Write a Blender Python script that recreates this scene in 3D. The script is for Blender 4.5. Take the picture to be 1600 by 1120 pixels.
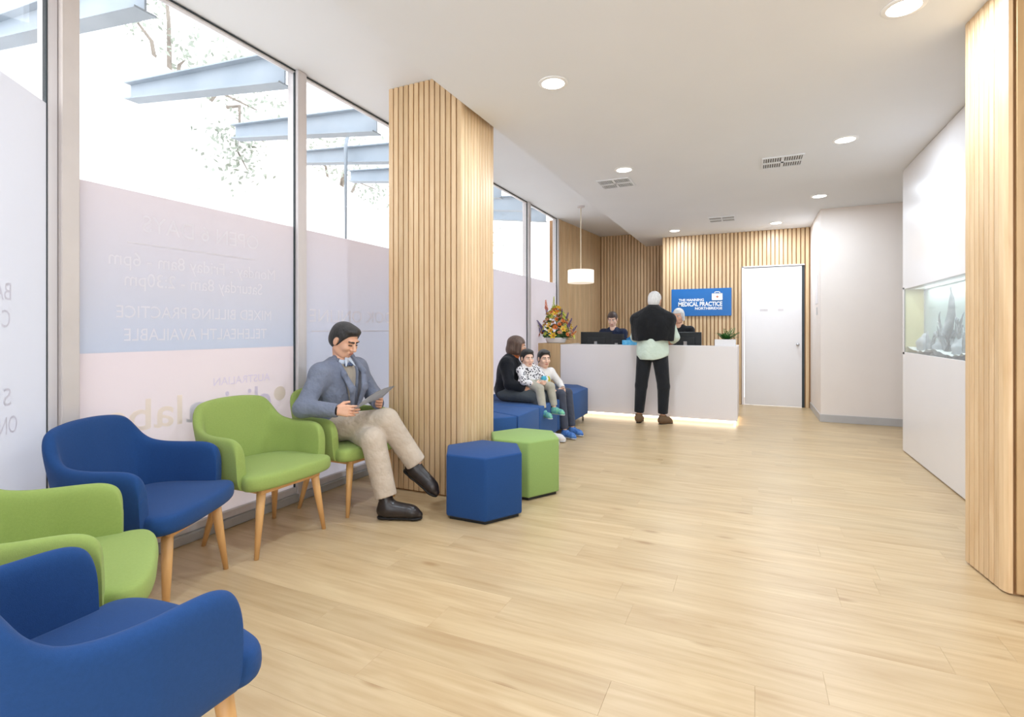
import bpy, bmesh, math, random
import numpy as np
from mathutils import Vector, Matrix
random.seed(7); rng = np.random.default_rng(7)
for o in list(bpy.data.objects): bpy.data.objects.remove(o, do_unlink=True)
scene = bpy.context.scene; col = scene.collection
PI = math.pi

# ------------------------------------------------------------------ camera, world, exposure
F_PX, HORIZON = 812.0, 515.0
THETA = math.atan2(375, F_PX)
cam_d = bpy.data.cameras.new('camera'); cam = bpy.data.objects.new('camera', cam_d); col.objects.link(cam)
cam.location = (0, 0, 1.25); cam.rotation_euler = (PI/2, 0, THETA)
cam_d.sensor_width = 36; cam_d.lens = F_PX/1600*36; cam_d.shift_y = -(560-HORIZON)/1600
cam_d.clip_start = 0.02; cam_d.clip_end = 200
scene.camera = cam
vs = scene.view_settings
vs.view_transform = 'Standard'; vs.look = 'None'; vs.gamma = 1.0; vs.use_curve_mapping = False
vs.exposure = 0.2
w = bpy.data.worlds.new('overcast_sky'); scene.world = w; w.use_nodes = True
bg = w.node_tree.nodes['Background']; bg.inputs[0].default_value = (0.91, 0.955, 1.0, 1); bg.inputs[1].default_value = 3.0
DOWNLIGHT_W = 19.0
cy = scene.cycles; cy.adaptive_threshold = 0.03; cy.max_bounces = 5; cy.diffuse_bounces = 4; cy.glossy_bounces = 3; cy.transmission_bounces = 4; cy.transparent_max_bounces = 8

# ------------------------------------------------------------------ materials
def lin(c):
    r = []
    for v in c[:3]:
        v = v/255.0
        r.append(v/12.92 if v <= 0.04045 else ((v+0.055)/1.055)**2.4)
    return (*r, 1.0)

def new_mat(name):
    m = bpy.data.materials.new(name); m.use_nodes = True
    nt = m.node_tree
    return m, nt, nt.nodes['Principled BSDF']

def N(nt, t, **kw):
    n = nt.nodes.new(t)
    for k, v in kw.items(): setattr(n, k, v)
    return n

def surf(name, c, rough=0.5, c2=None, scale=8.0, detail=3.0, stretch=(1, 1, 1), bump=0.0, bscale=None, metal=0.0, sheen=0.0, spec=0.5, coat=0.0, trans=0.0, bdist=0.004):
    """procedural surface: two tones mixed by noise, fine relief by noise"""
    m, nt, b = new_mat(name)
    tc = N(nt, 'ShaderNodeTexCoord'); mp = N(nt, 'ShaderNodeMapping'); mp.inputs['Scale'].default_value = stretch
    nt.links.new(tc.outputs['Object'], mp.inputs[0])
    no = N(nt, 'ShaderNodeTexNoise'); no.inputs['Scale'].default_value = scale; no.inputs['Detail'].default_value = detail
    nt.links.new(mp.outputs[0], no.inputs['Vector'])
    mx = N(nt, 'ShaderNodeMix', data_type='RGBA')
    if c2 is None: c2 = tuple(v*0.95 for v in c)
    mx.inputs['A'].default_value = lin(c); mx.inputs['B'].default_value = lin(c2)
    rp = N(nt, 'ShaderNodeMapRange'); rp.inputs[1].default_value = 0.3; rp.inputs[2].default_value = 0.7
    nt.links.new(no.outputs['Fac'], rp.inputs[0]); nt.links.new(rp.outputs[0], mx.inputs['Factor'])
    nt.links.new(mx.outputs['Result'], b.inputs['Base Color'])
    b.inputs['Roughness'].default_value = rough; b.inputs['Metallic'].default_value = metal
    b.inputs['Specular IOR Level'].default_value = spec; b.inputs['Sheen Weight'].default_value = sheen
    b.inputs['Coat Weight'].default_value = coat
    if bump:
        n2 = N(nt, 'ShaderNodeTexNoise'); n2.inputs['Scale'].default_value = bscale or scale*6; n2.inputs['Detail'].default_value = 2
        nt.links.new(mp.outputs[0], n2.inputs['Vector'])
        bp = N(nt, 'ShaderNodeBump'); bp.inputs['Strength'].default_value = bump; bp.inputs['Distance'].default_value = bdist
        nt.links.new(n2.outputs['Fac'], bp.inputs['Height']); nt.links.new(bp.outputs[0], b.inputs['Normal'])
    return m

def wood(name, c, c2, axis=2, rough=0.45, knots=False, var=0.12, fine=60.0, coat=0.0):
    """grain stretched along one axis, tone shifted per piece"""
    m, nt, b = new_mat(name)
    tc = N(nt, 'ShaderNodeTexCoord'); oi = N(nt, 'ShaderNodeObjectInfo'); ge = N(nt, 'ShaderNodeNewGeometry')
    ad = N(nt, 'ShaderNodeMath', operation='ADD'); nt.links.new(oi.outputs['Random'], ad.inputs[0]); nt.links.new(ge.outputs['Random Per Island'], ad.inputs[1])
    fr = N(nt, 'ShaderNodeMath', operation='FRACT'); nt.links.new(ad.outputs[0], fr.inputs[0])
    sc = N(nt, 'ShaderNodeVectorMath', operation='SCALE'); sc.inputs[0].default_value = (13.1, 7.7, 5.3); nt.links.new(fr.outputs[0], sc.inputs['Scale'])
    av = N(nt, 'ShaderNodeVectorMath', operation='ADD'); nt.links.new(tc.outputs['Object'], av.inputs[0]); nt.links.new(sc.outputs[0], av.inputs[1])
    mp = N(nt, 'ShaderNodeMapping'); s = [1.0, 1.0, 1.0]; s[axis] = 0.05; mp.inputs['Scale'].default_value = s
    nt.links.new(av.outputs[0], mp.inputs[0])
    no = N(nt, 'ShaderNodeTexNoise'); no.inputs['Scale'].default_value = fine; no.inputs['Detail'].default_value = 4; nt.links.new(mp.outputs[0], no.inputs['Vector'])
    n3 = N(nt, 'ShaderNodeTexNoise'); n3.inputs['Scale'].default_value = 7; n3.inputs['Detail'].default_value = 3; n3.inputs['Distortion'].default_value = 1.5
    mp2 = N(nt, 'ShaderNodeMapping'); s = [1.0, 1.0, 1.0]; s[axis] = 0.18; mp2.inputs['Scale'].default_value = s
    nt.links.new(av.outputs[0], mp2.inputs[0]); nt.links.new(mp2.outputs[0], n3.inputs['Vector'])
    a1 = N(nt, 'ShaderNodeMath', operation='MULTIPLY_ADD'); a1.inputs[1].default_value = 0.45; nt.links.new(no.outputs['Fac'], a1.inputs[0])
    a2 = N(nt, 'ShaderNodeMath', operation='MULTIPLY'); a2.inputs[1].default_value = 0.55; nt.links.new(n3.outputs['Fac'], a2.inputs[0]); nt.links.new(a2.outputs[0], a1.inputs[2])
    rp = N(nt, 'ShaderNodeMapRange'); rp.inputs[1].default_value = 0.32; rp.inputs[2].default_value = 0.68; nt.links.new(a1.outputs[0], rp.inputs[0])
    mx = N(nt, 'ShaderNodeMix', data_type='RGBA'); mx.inputs['A'].default_value = lin(c2); mx.inputs['B'].default_value = lin(c); nt.links.new(rp.outputs[0], mx.inputs['Factor'])
    hv = N(nt, 'ShaderNodeHueSaturation'); vr = N(nt, 'ShaderNodeMapRange'); vr.inputs[3].default_value = 1-var; vr.inputs[4].default_value = 1+var
    nt.links.new(fr.outputs[0], vr.inputs[0]); nt.links.new(vr.outputs[0], hv.inputs['Value']); nt.links.new(mx.outputs['Result'], hv.inputs['Color'])
    out = hv.outputs['Color']
    if knots:
        vo = N(nt, 'ShaderNodeTexVoronoi'); vo.inputs['Scale'].default_value = 3.2
        mp3 = N(nt, 'ShaderNodeMapping'); s = [1.6, 1.6, 1.6]; s[axis] = 0.55; mp3.inputs['Scale'].default_value = s
        nt.links.new(av.outputs[0], mp3.inputs[0]); nt.links.new(mp3.outputs[0], vo.inputs['Vector'])
        kr = N(nt, 'ShaderNodeMapRange'); kr.inputs[1].default_value = 0.04; kr.inputs[2].default_value = 0.13; kr.inputs[3].default_value = 0.6; kr.inputs[4].default_value = 0.0
        nt.links.new(vo.outputs['Distance'], kr.inputs[0])
        km = N(nt, 'ShaderNodeMix', data_type='RGBA'); km.inputs['B'].default_value = lin((150, 112, 72)); nt.links.new(kr.outputs[0], km.inputs['Factor']); nt.links.new(out, km.inputs['A'])
        out = km.outputs['Result']
    nt.links.new(out, b.inputs['Base Color'])
    b.inputs['Roughness'].default_value = rough; b.inputs['Coat Weight'].default_value = coat; b.inputs['Coat Roughness'].default_value = 0.25
    bp = N(nt, 'ShaderNodeBump'); bp.inputs['Strength'].default_value = 0.06; bp.inputs['Distance'].default_value = 0.002
    nt.links.new(no.outputs['Fac'], bp.inputs['Height']); nt.links.new(bp.outputs[0], b.inputs['Normal'])
    return m

def emis(name, c, s):
    m, nt, b = new_mat(name); b.inputs['Base Color'].default_value = lin(c)
    b.inputs['Emission Color'].default_value = lin(c); b.inputs['Emission Strength'].default_value = s
    return m

def glass_mat(name, tint=(1, 1, 1, 1), refl=1.0):
    m, nt, b = new_mat(name); nt.nodes.remove(b)
    out = nt.nodes['Material Output']
    tr = N(nt, 'ShaderNodeBsdfTransparent'); tr.inputs[0].default_value = tint
    gl = N(nt, 'ShaderNodeBsdfGlossy'); gl.inputs['Roughness'].default_value = 0.02; gl.inputs[0].default_value = (refl, refl, refl, 1)
    lw = N(nt, 'ShaderNodeLayerWeight'); pw = N(nt, 'ShaderNodeMath', operation='POWER'); pw.inputs[1].default_value = 5.0; nt.links.new(lw.outputs['Facing'], pw.inputs[0])
    fr = N(nt, 'ShaderNodeMath', operation='MULTIPLY_ADD'); fr.inputs[1].default_value = 0.9; fr.inputs[2].default_value = 0.03; nt.links.new(pw.outputs[0], fr.inputs[0])
    mx = N(nt, 'ShaderNodeMixShader'); nt.links.new(fr.outputs[0], mx.inputs[0]); nt.links.new(tr.outputs[0], mx.inputs[1]); nt.links.new(gl.outputs[0], mx.inputs[2])
    nt.links.new(mx.outputs[0], out.inputs[0])
    return m

def film_mat(name, stops, z0=0.0, z1=1.0, diff=0.45):
    """printed frosted film: ink colours change with height; light passes scattered"""
    m, nt, b = new_mat(name); nt.nodes.remove(b); out = nt.nodes['Material Output']
    tc = N(nt, 'ShaderNodeTexCoord'); sp = N(nt, 'ShaderNodeSeparateXYZ'); nt.links.new(tc.outputs['Object'], sp.inputs[0])
    mr = N(nt, 'ShaderNodeMapRange'); mr.inputs[1].default_value = z0; mr.inputs[2].default_value = z1; nt.links.new(sp.outputs[2], mr.inputs[0])
    cr = N(nt, 'ShaderNodeValToRGB'); els = cr.color_ramp.elements
    while len(els) < len(stops): els.new(0.5)
    for e, (p, c) in zip(els, stops): e.position = p; e.color = lin(c)
    nt.links.new(mr.outputs[0], cr.inputs[0])
    t = N(nt, 'ShaderNodeBsdfTranslucent'); d = N(nt, 'ShaderNodeBsdfDiffuse')
    nt.links.new(cr.outputs[0], t.inputs[0]); nt.links.new(cr.outputs[0], d.inputs[0])
    mx = N(nt, 'ShaderNodeMixShader'); mx.inputs[0].default_value = diff; nt.links.new(t.outputs[0], mx.inputs[1]); nt.links.new(d.outputs[0], mx.inputs[2])
    nt.links.new(mx.outputs[0], out.inputs[0])
    return m

MT = {}
MT['white_wall'] = surf('white_wall_paint', (238, 227, 219), 0.6, (235, 224, 216), 3, bump=0.02, bscale=180)
MT['ceiling'] = surf('ceiling_paint', (234, 236, 240), 0.8, (232, 234, 238), 2, bump=0.02, bscale=150)
MT['gloss_white'] = surf('white_lacquer', (231, 226, 225), 0.22, (229, 224, 223), 2)
MT['counter_white'] = surf('counter_laminate', (232, 224, 222), 0.35, (230, 222, 220), 2)
MT['skirting'] = surf('grey_skirting', (190, 186, 184), 0.4, (184, 180, 178), 6)
MT['floor_wood'] = wood('oak_vinyl_plank', (205, 180, 141), (180, 150, 110), 0, 0.36, True, 0.05, 40.0)
MT['slab'] = surf('floor_slab', (180, 152, 116), 0.7)
MT['slat'] = wood('oak_slat', (226, 196, 156), (206, 170, 126), 2, 0.42, False, 0.07, 70.0)
MT['slat_core'] = wood('oak_backing', (176, 132, 86), (150, 108, 66), 2, 0.6, False, 0.03)
MT['veneer'] = wood('oak_veneer', (206, 172, 126), (182, 146, 100), 2, 0.4, False, 0.06, 30.0)
MT['beech'] = wood('beech_leg', (226, 178, 118), (206, 156, 96), 2, 0.4, False, 0.05, 60.0)
MT['alu'] = surf('brushed_aluminium', (212, 206, 206), 0.4, (204, 198, 198), 20, stretch=(1, 1, .05))
MT['alu_dark'] = surf('dark_gasket', (48, 58, 62), 0.5)
MT['post'] = surf('powder_coated_post', (206, 196, 190), 0.45, (200, 190, 184), 6)
MT['sill'] = surf('sill_alu', (170, 168, 166), 0.4, (160, 158, 156), 10)
MT['blue'] = surf('blue_wool', (32, 70, 124), 0.85, (30, 67, 119), 120, 4, bump=0.25, bscale=600, sheen=0.08, spec=0.2)
MT['green'] = surf('green_wool', (152, 171, 94), 0.85, (147, 166, 90), 120, 4, bump=0.25, bscale=600, sheen=0.08, spec=0.2)
MT['pgreen'] = surf('green_pouf_fabric', (142, 168, 98), 0.85, (138, 164, 94), 120, 4, bump=0.25, bscale=500, sheen=0.08, spec=0.2)
MT['bench_blue'] = surf('bench_blue_fabric', (48, 86, 142), 0.85, (44, 82, 136), 120, 4, bump=0.25, bscale=500, sheen=0.08, spec=0.2)
MT['black'] = surf('black_plastic', (22, 25, 27), 0.4, (30, 32, 34), 10)
MT['steel_beam'] = surf('blue_grey_steel', (160, 171, 182), 0.55, (148, 160, 172), 3, bump=0.05)
MT['chrome'] = surf('satin_metal', (190, 190, 192), 0.25, metal=0.9)
MT['sign_blue'] = surf('sign_blue', (8, 104, 176), 0.35, (6, 100, 170), 2)
MT['sign_white'] = surf('sign_white', (250, 250, 250), 0.4)
MT['orange'] = surf('sign_orange', (236, 150, 110), 0.5)
MT['render'] = surf('white_render', (244, 241, 239), 0.9, (240, 236, 233), 0.6, bump=0.05)
MT['concrete'] = surf('outdoor_paving', (214, 210, 206), 0.9, (200, 196, 192), 2)
MT['glass'] = glass_mat('clear_glass')
MT['led'] = emis('led_strip', (255, 240, 214), 6.0)
MT['lamp'] = emis('downlight_diffuser', (255, 250, 242), 7.0)

# ------------------------------------------------------------------ mesh helpers
def mesh_obj(name, verts, faces, m, parent=None, smooth=False):
    me = bpy.data.meshes.new(name); me.from_pydata([tuple(map(float, v)) for v in verts], [], [tuple(map(int, f)) for f in faces]); me.update()
    if m is not None: me.materials.append(MT[m] if isinstance(m, str) else m)
    if smooth: me.polygons.foreach_set('use_smooth', [True]*len(me.polygons))
    o = bpy.data.objects.new(name, me); col.objects.link(o)
    if parent is not None: o.parent = parent
    return o

def bm_obj(name, bm, m, parent=None, smooth=False):
    me = bpy.data.meshes.new(name); bm.normal_update(); bm.to_mesh(me); bm.free()
    if m is not None: me.materials.append(MT[m] if isinstance(m, str) else m)
    if smooth: me.polygons.foreach_set('use_smooth', [True]*len(me.polygons))
    o = bpy.data.objects.new(name, me); col.objects.link(o)
    if parent is not None: o.parent = parent
    return o

def add_box(bm, lo, hi, bev=0.0, seg=2, mat=None):
    c = [(a+b)/2 for a, b in zip(lo, hi)]; s = [max(b-a, 1e-5) for a, b in zip(lo, hi)]
    mt = Matrix.Translation(c) @ Matrix.Diagonal((*s, 1))
    if mat is not None: mt = mat @ mt
    r = bmesh.ops.create_cube(bm, size=1.0, matrix=mt)
    if bev > 0:
        es = list({e for v in r['verts'] for e in v.link_edges})
        bmesh.ops.bevel(bm, geom=es, offset=bev, segments=seg, affect='EDGES', profile=0.5)

def box(name, lo, hi, m, parent=None, bev=0.0, seg=2, smooth=False, mat=None):
    bm = bmesh.new(); add_box(bm, lo, hi, bev, seg, mat); return bm_obj(name, bm, m, parent, smooth)

def add_prism(bm, pts, z0, z1, bev=0.0, seg=3):
    vb = [bm.verts.new((x, y, z0)) for x, y in pts]; vt = [bm.verts.new((x, y, z1)) for x, y in pts]
    n = len(pts); fs = [bm.faces.new(vb[::-1]), bm.faces.new(vt)]
    for i in range(n): fs.append(bm.faces.new((vb[i], vb[(i+1) % n], vt[(i+1) % n], vt[i])))
    bmesh.ops.recalc_face_normals(bm, faces=fs)
    if bev > 0: bmesh.ops.bevel(bm, geom=list({e for f in fs for e in f.edges}), offset=bev, segments=seg, affect='EDGES', profile=0.5)

def prism(name, pts, z0, z1, m, parent=None, bev=0.0, seg=3, smooth=False):
    bm = bmesh.new(); add_prism(bm, pts, z0, z1, bev, seg); return bm_obj(name, bm, m, parent, smooth)

def add_tube(bm, pts, radii, seg=10, cap=True):
    pts = [Vector(p) for p in pts]; rings = []
    up = Vector((0, 0, 1))
    for i, p in enumerate(pts):
        a = pts[max(i-1, 0)]; b = pts[min(i+1, len(pts)-1)]; d = (b-a).normalized()
        u = d.cross(up)
        if u.length < 1e-3: u = d.cross(Vector((1, 0, 0)))
        u.normalize(); v = d.cross(u).normalized(); r = radii[i] if isinstance(radii, (list, tuple)) else radii
        rings.append([bm.verts.new(p + (u*math.cos(2*PI*k/seg) + v*math.sin(2*PI*k/seg))*r) for k in range(seg)])
    for A, B in zip(rings, rings[1:]):
        for k in range(seg): bm.faces.new((A[k], A[(k+1) % seg], B[(k+1) % seg], B[k]))
    if cap: bm.faces.new(rings[0][::-1]); bm.faces.new(rings[-1])
    bmesh.ops.recalc_face_normals(bm, faces=bm.faces[:])

def tube(name, pts, radii, m, parent=None, seg=10, smooth=True):
    bm = bmesh.new(); add_tube(bm, pts, radii, seg); return bm_obj(name, bm, m, parent, smooth)

def lathe(name, prof, m, parent=None, seg=28, loc=(0, 0, 0), smooth=True, ring=False):
    bm = bmesh.new(); rings = []
    for r, z in prof: rings.append([bm.verts.new((loc[0]+r*math.cos(2*PI*k/seg), loc[1]+r*math.sin(2*PI*k/seg), loc[2]+z)) for k in range(seg)])
    for A, B in zip(rings, rings[1:]):
        for k in range(seg): bm.faces.new((A[k], A[(k+1) % seg], B[(k+1) % seg], B[k]))
    if ring:
        for k in range(seg): bm.faces.new((rings[-1][k], rings[-1][(k+1) % seg], rings[0][(k+1) % seg], rings[0][k]))
    else: bm.faces.new(rings[0][::-1]); bm.faces.new(rings[-1])
    bmesh.ops.recalc_face_normals(bm, faces=bm.faces[:])
    o = bm_obj(name, bm, m, parent, smooth)
    if smooth: o.data.set_sharp_from_angle(angle=math.radians(40))
    return o

def tag(o, label=None, cat=None, group=None, kind=None):
    if label: o['label'] = label
    if cat: o['category'] = cat
    if group: o['group'] = group
    if kind: o['kind'] = kind
    return o

def thing(name, label, cat, loc=(0, 0, 0), rotz=0.0, group=None):
    o = bpy.data.objects.new(name, None); col.objects.link(o); o.location = loc; o.rotation_euler = (0, 0, rotz)
    o.empty_display_size = 0.1
    return tag(o, label, cat, group)

def struct(o, label=None): o['kind'] = 'structure'; return tag(o, label)

def part_copy(src, parent, loc=None, rot=None, scale=None):
    c = src.copy(); col.objects.link(c); c.parent = parent
    if loc is not None: c.location = loc
    if rot is not None: c.rotation_euler = rot
    if scale is not None: c.scale = scale
    return c

def copy_tree(src, loc, rotz):
    r = src.copy(); col.objects.link(r); r.location = loc; r.rotation_euler = (0, 0, rotz)
    for ch in list(src.children):
        c = ch.copy(); col.objects.link(c); c.parent = r
        for g in list(ch.children):
            d = g.copy(); col.objects.link(d); d.parent = c
    return r

def text_mesh(name, s, width, height, m, parent, origin, xdir, updir, align='LEFT', depth=0.0006, bold=0.0):
    """flat lettering: fitted to a width and cap height, laid along xdir / updir from origin (left end of baseline, as read)"""
    cu = bpy.data.curves.new('t', 'FONT'); cu.body = s; cu.size = 1.0; cu.extrude = 0.0; cu.offset = bold; cu.resolution_u = 3
    to = bpy.data.objects.new('t', cu); col.objects.link(to)
    dg = bpy.context.evaluated_depsgraph_get(); me = bpy.data.meshes.new_from_object(to.evaluated_get(dg))
    bpy.data.objects.remove(to, do_unlink=True)
    co = np.array([v.co[:] for v in me.vertices]); fs = [tuple(p.vertices) for p in me.polygons]
    x0, x1 = co[:, 0].min(), co[:, 0].max(); k = width/(x1-x0); hs = height/0.70
    xd, ud = Vector(xdir).normalized(), Vector(updir).normalized(); nd = xd.cross(ud)
    vs_ = [Vector(origin) + xd*((c[0]-x0)*k) + ud*(c[1]*hs) + nd*depth for c in co]
    bpy.data.meshes.remove(me)
    return mesh_obj(name, vs_, fs, m, parent)

def arr(v): return np.array(v, dtype=float)

# ------------------------------------------------------------------ floor
ZC, ZH, STEP_X = 2.89, 3.15, -1.90
floor = struct(box('floor', (-3.3, -1.6, -0.12), (3.4, 10.6, -0.006), 'slab'), 'pale oak plank floor')
PW, PL = 0.185, 1.25
restbm = bmesh.new()
row = 0; y = -1.5; cnt = 0
while y < 10.5:
    x = -3.02 - random.random()*PL
    while x < 3.2:
        x0, x1 = max(x, -3.0), min(x+PL, 3.2)
        if x1 - x0 > 0.02:
            near = (0.75 < y < 9.55) and x0 < 1.6 and x1 > -3.05
            dx = (y*0.42+0.2); near = near and x1 > -(y*1.9+0.3)
            if near and cnt < 296:
                box('plank', (x0+.0002, y+.0002, -0.006), (x1-.0002, y+PW-.0002, 0.0), 'floor_wood', floor, 0.0004, 1); cnt += 1
            else: add_box(restbm, (x0+.0002, y+.0002, -0.006), (x1-.0002, y+PW-.0002, 0.0))
        x += PL
    y += PW
tag(bm_obj('plank_field', restbm, 'floor_wood', floor), kind='stuff')

# ------------------------------------------------------------------ ceiling, bulkhead, plain walls
struct(box('ceiling', (STEP_X, -1.6, ZC), (3.4, 10.6, ZH+0.12), 'ceiling'), 'white main ceiling with downlights')
struct(box('trim_1', (-3.11, -1.6, ZH), (STEP_X, 10.6, ZH+0.12), 'ceiling'), 'raised white ceiling strip along the windows')
struct(box('wall_right', (3.2, -1.6, 0), (3.35, 10.6, ZC), 'white_wall'))
struct(box('wall_rear_right', (0.849, 8.18, 0), (3.2, 8.32, ZC), 'white_wall'), 'plain white wall beyond the display cabinet')
struct(box('wall_passage', (0.849, 8.32, 0), (0.95, 9.7, ZC), 'white_wall'), 'narrow white return wall beside the door')
b1 = struct(box('baseboard_rear', (0.837, 8.166, 0), (3.2, 8.18, 0.1), 'skirting', bev=0.003))
b2 = struct(box('baseboard_passage', (0.836, 8.18, 0), (0.849, 9.50, 0.1), 'skirting', bev=0.003))
pl = tag(box('wall_plaque', (0.842, 8.50, 1.62), (0.849, 8.78, 2.03), 'counter_white', bev=0.002), 'small pale plaque on the white return wall', 'plaque')
sw = tag(box('light_switch', (0.841, 8.56, 1.46), (0.849, 8.64, 1.57), 'skirting', bev=0.002), 'small switch plate below the pale plaque', 'switch')

# ------------------------------------------------------------------ slatted oak
def slat_run(parent, p0, p1, z0, z1, pitch, wd, dp, inward, skip=None):
    """upright slats from p0 to p1 (xy); inward = unit normal; skip(t)->z start for a shorter slat"""
    p0, p1 = Vector((*p0, 0)), Vector((*p1, 0)); d = p1-p0; L = d.length; d.normalize(); n = Vector((*inward, 0))
    k = max(int(round(L/pitch)), 1); pt = L/k; protos = {}
    for i in range(k):
        c = p0 + d*(pt*(i+0.5)); zs = z0
        if skip:
            zs = skip(c.x)
            if zs is None: continue
        key = round(zs, 3)
        if key not in protos:
            bm = bmesh.new(); add_box(bm, (-wd/2, 0, zs), (wd/2, dp, z1), 0.0025, 1)
            o = bm_obj('slat', bm, 'slat', parent); protos[key] = o.data
        else:
            o = bpy.data.objects.new('slat', protos[key]); col.objects.link(o); o.parent = parent
        o.location = c; o.rotation_euler = (0, 0, math.atan2(n.y, n.x)-PI/2)

# column by the windows
colm = thing('slatted_column', 'square column clad in upright oak slats beside the windows', 'column', (-2.275, 3.58, 0))
box('core', (-.315, -.24, 0.0), (.315, .24, ZH), 'slat_core', colm)
slat_run(colm, (-.335, -.24), (.335, -.24), .012, ZH, 0.048, 0.039, 0.02, (0, -1))
slat_run(colm, (.315, -.26), (.315, .26), .012, ZH, 0.048, 0.039, 0.02, (1, 0))
slat_run(colm, (-.335, .24), (.335, .24), .012, ZH, 0.048, 0.039, 0.02, (0, 1))
slat_run(colm, (-.315, -.26), (-.315, .26), .012, ZH, 0.048, 0.039, 0.02, (-1, 0))

# rear walls behind reception
wrear = struct(mesh_obj('wall_rear', [], [], None), 'oak slatted wall holding the blue sign and door')
bm = bmesh.new(); add_box(bm, (-1.45, 9.55, 0), (-0.155, 9.75, ZC)); add_box(bm, (-0.155, 9.55, 2.30), (0.765, 9.75, ZC)); add_box(bm, (0.765, 9.55, 0), (0.86, 9.75, ZC))
bm.to_mesh(wrear.data); bm.free(); wrear.data.materials.append(MT['slat_core'])
slat_run(wrear, (-1.45, 9.55), (0.835, 9.55), 0.0, ZC, 0.062, 0.046, 0.022, (0, -1), skip=lambda x: 2.305 if -0.165 < x < 0.775 else 0.0)
wrec = struct(box('wall_recess', (-2.95, 10.42, 0), (-1.45, 10.55, ZH), 'slat_core'), 'recessed oak slatted wall behind the reception desk')
slat_run(wrec, (-2.80, 10.42), (-1.45, 10.42), 0.0, ZH, 0.062, 0.046, 0.022, (0, -1))
struct(box('wall_recess_return', (-1.45, 9.75, 0), (-1.37, 10.55, ZC), 'slat_core'))
vl = Vector((0.20, 1.95)).normalized()
wlf = struct(prism('wall_left_rear', [(-3.03, 8.49), (-2.83, 10.44), (-3.0, 10.44), (-3.2, 8.49)], 0, ZH, 'slat_core'), 'oak slatted side wall between windows and reception recess')
slat_run(wlf, (-3.03, 8.49), (-2.83, 10.40), 0.0, ZH, 0.062, 0.054, 0.022, (vl.y, -vl.x))
struct(box('trim_2', (-3.12, 8.44, 0), (-3.0, 8.50, ZH), 'slat'))

# oak clad wall end on the right, slats on the corner and veneer doors facing the camera
wre = struct(prism('wall_right_end', [(1.062, 3.56), (1.100, 3.245), (1.115, 3.224), (3.2, 3.224), (3.2, 3.56)], 0.0, ZC, 'slat_core'), 'oak clad wall end with vertical slats at right')
slat_run(wre, (1.060, 3.565), (1.097, 3.25), 0.008, ZC, 0.045, 0.0385, 0.02, (-.993, -.117))
prism('corner_slat', [(1.077, 3.248), (1.086, 3.222), (1.098, 3.206), (1.114, 3.206), (1.114, 3.24), (1.098, 3.25)], 0.008, ZC, 'slat', wre)
for i, (xa, xb) in enumerate(((1.126, 2.03), (2.042, 2.9))):
    box('veneer_panel', (xa, 3.20, 0.012), (xb, 3.222, ZC-.01), 'veneer', wre, 0.002, 1)

# ------------------------------------------------------------------ door
d1 = struct(box('door_1', (-0.115, 9.515, 0.008), (0.727, 9.56, 2.275), 'gloss_white', bev=0.003), 'white flush door in the oak slatted wall')
bm = bmesh.new(); add_box(bm, (-0.155, 9.50, 0), (-0.12, 9.6, 2.30)); add_box(bm, (-0.155, 9.50, 2.285), (0.765, 9.6, 2.305))
bm_obj('door_frame', bm, 'counter_white', d1); box('door_gap', (0.729, 9.535, 0), (0.765, 9.6, 2.285), 'alu_dark', d1); box('door_gap', (-0.12, 9.535, 2.2755), (0.765, 9.6, 2.285), 'alu_dark', d1)
k = tube('door_knob', [(0.665, 9.515, 1.01), (0.665, 9.49, 1.01), (0.665, 9.485, 1.01), (0.665, 9.465, 1.01), (0.665, 9.46, 1.01)], [.012, .012, .024, .024, .018], 'chrome', d1, 14)
MT['door_text'] = surf('door_mark', (214, 206, 206), 0.5)
box('door_mark', (0.12, 9.513, 1.555), (0.235, 9.515, 1.59), 'door_text', d1)
box('door_mark', (0.385, 9.513, 1.555), (0.465, 9.515, 1.59), 'door_text', d1)

# ------------------------------------------------------------------ windows
MT['film_top'] = film_mat('film_printed_band', [(0.0, (212, 216, 226)), (0.35, (219, 218, 224)), (1.0, (230, 223, 225))], 1.13, 2.0)
MT['film_low'] = film_mat('film_printed_pale', [(0.0, (237, 231, 231)), (1.0, (235, 226, 227))], 0.0, 1.13)
MT['film_pane2'] = film_mat('film_printed_blue', [(0.0, (228, 226, 231)), (0.55, (218, 220, 229)), (1.0, (229, 223, 226))], 0.1, 2.0)
MT['film_white'] = film_mat('film_frosted_white', [(0.0, (226, 227, 233)), (1.0, (230, 229, 232))], 0, 2.3)
MT['film_pink'] = film_mat('film_pale_pink', [(0.0, (236, 230, 232)), (1.0, (236, 231, 234))], 0, 2.1)
MT['ink_white'] = film_mat('lettering_white', [(0, (242, 238, 241)), (1, (242, 238, 241))], diff=0.62)
MT['ink_grey'] = film_mat('lettering_grey', [(0, (222, 219, 226)), (1, (222, 219, 226))], diff=0.7)
MT['ink_violet'] = film_mat('lettering_violet', [(0, (226, 218, 234)), (1, (226, 218, 234))], diff=0.7)
MT['ink_peach'] = film_mat('lettering_peach', [(0, (248, 234, 220)), (1, (248, 234, 220))], diff=0.75)
GX = -3.05
bounds = [1.43, 2.83, 4.28, 5.72, 7.15, 8.44]
wins = []
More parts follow.
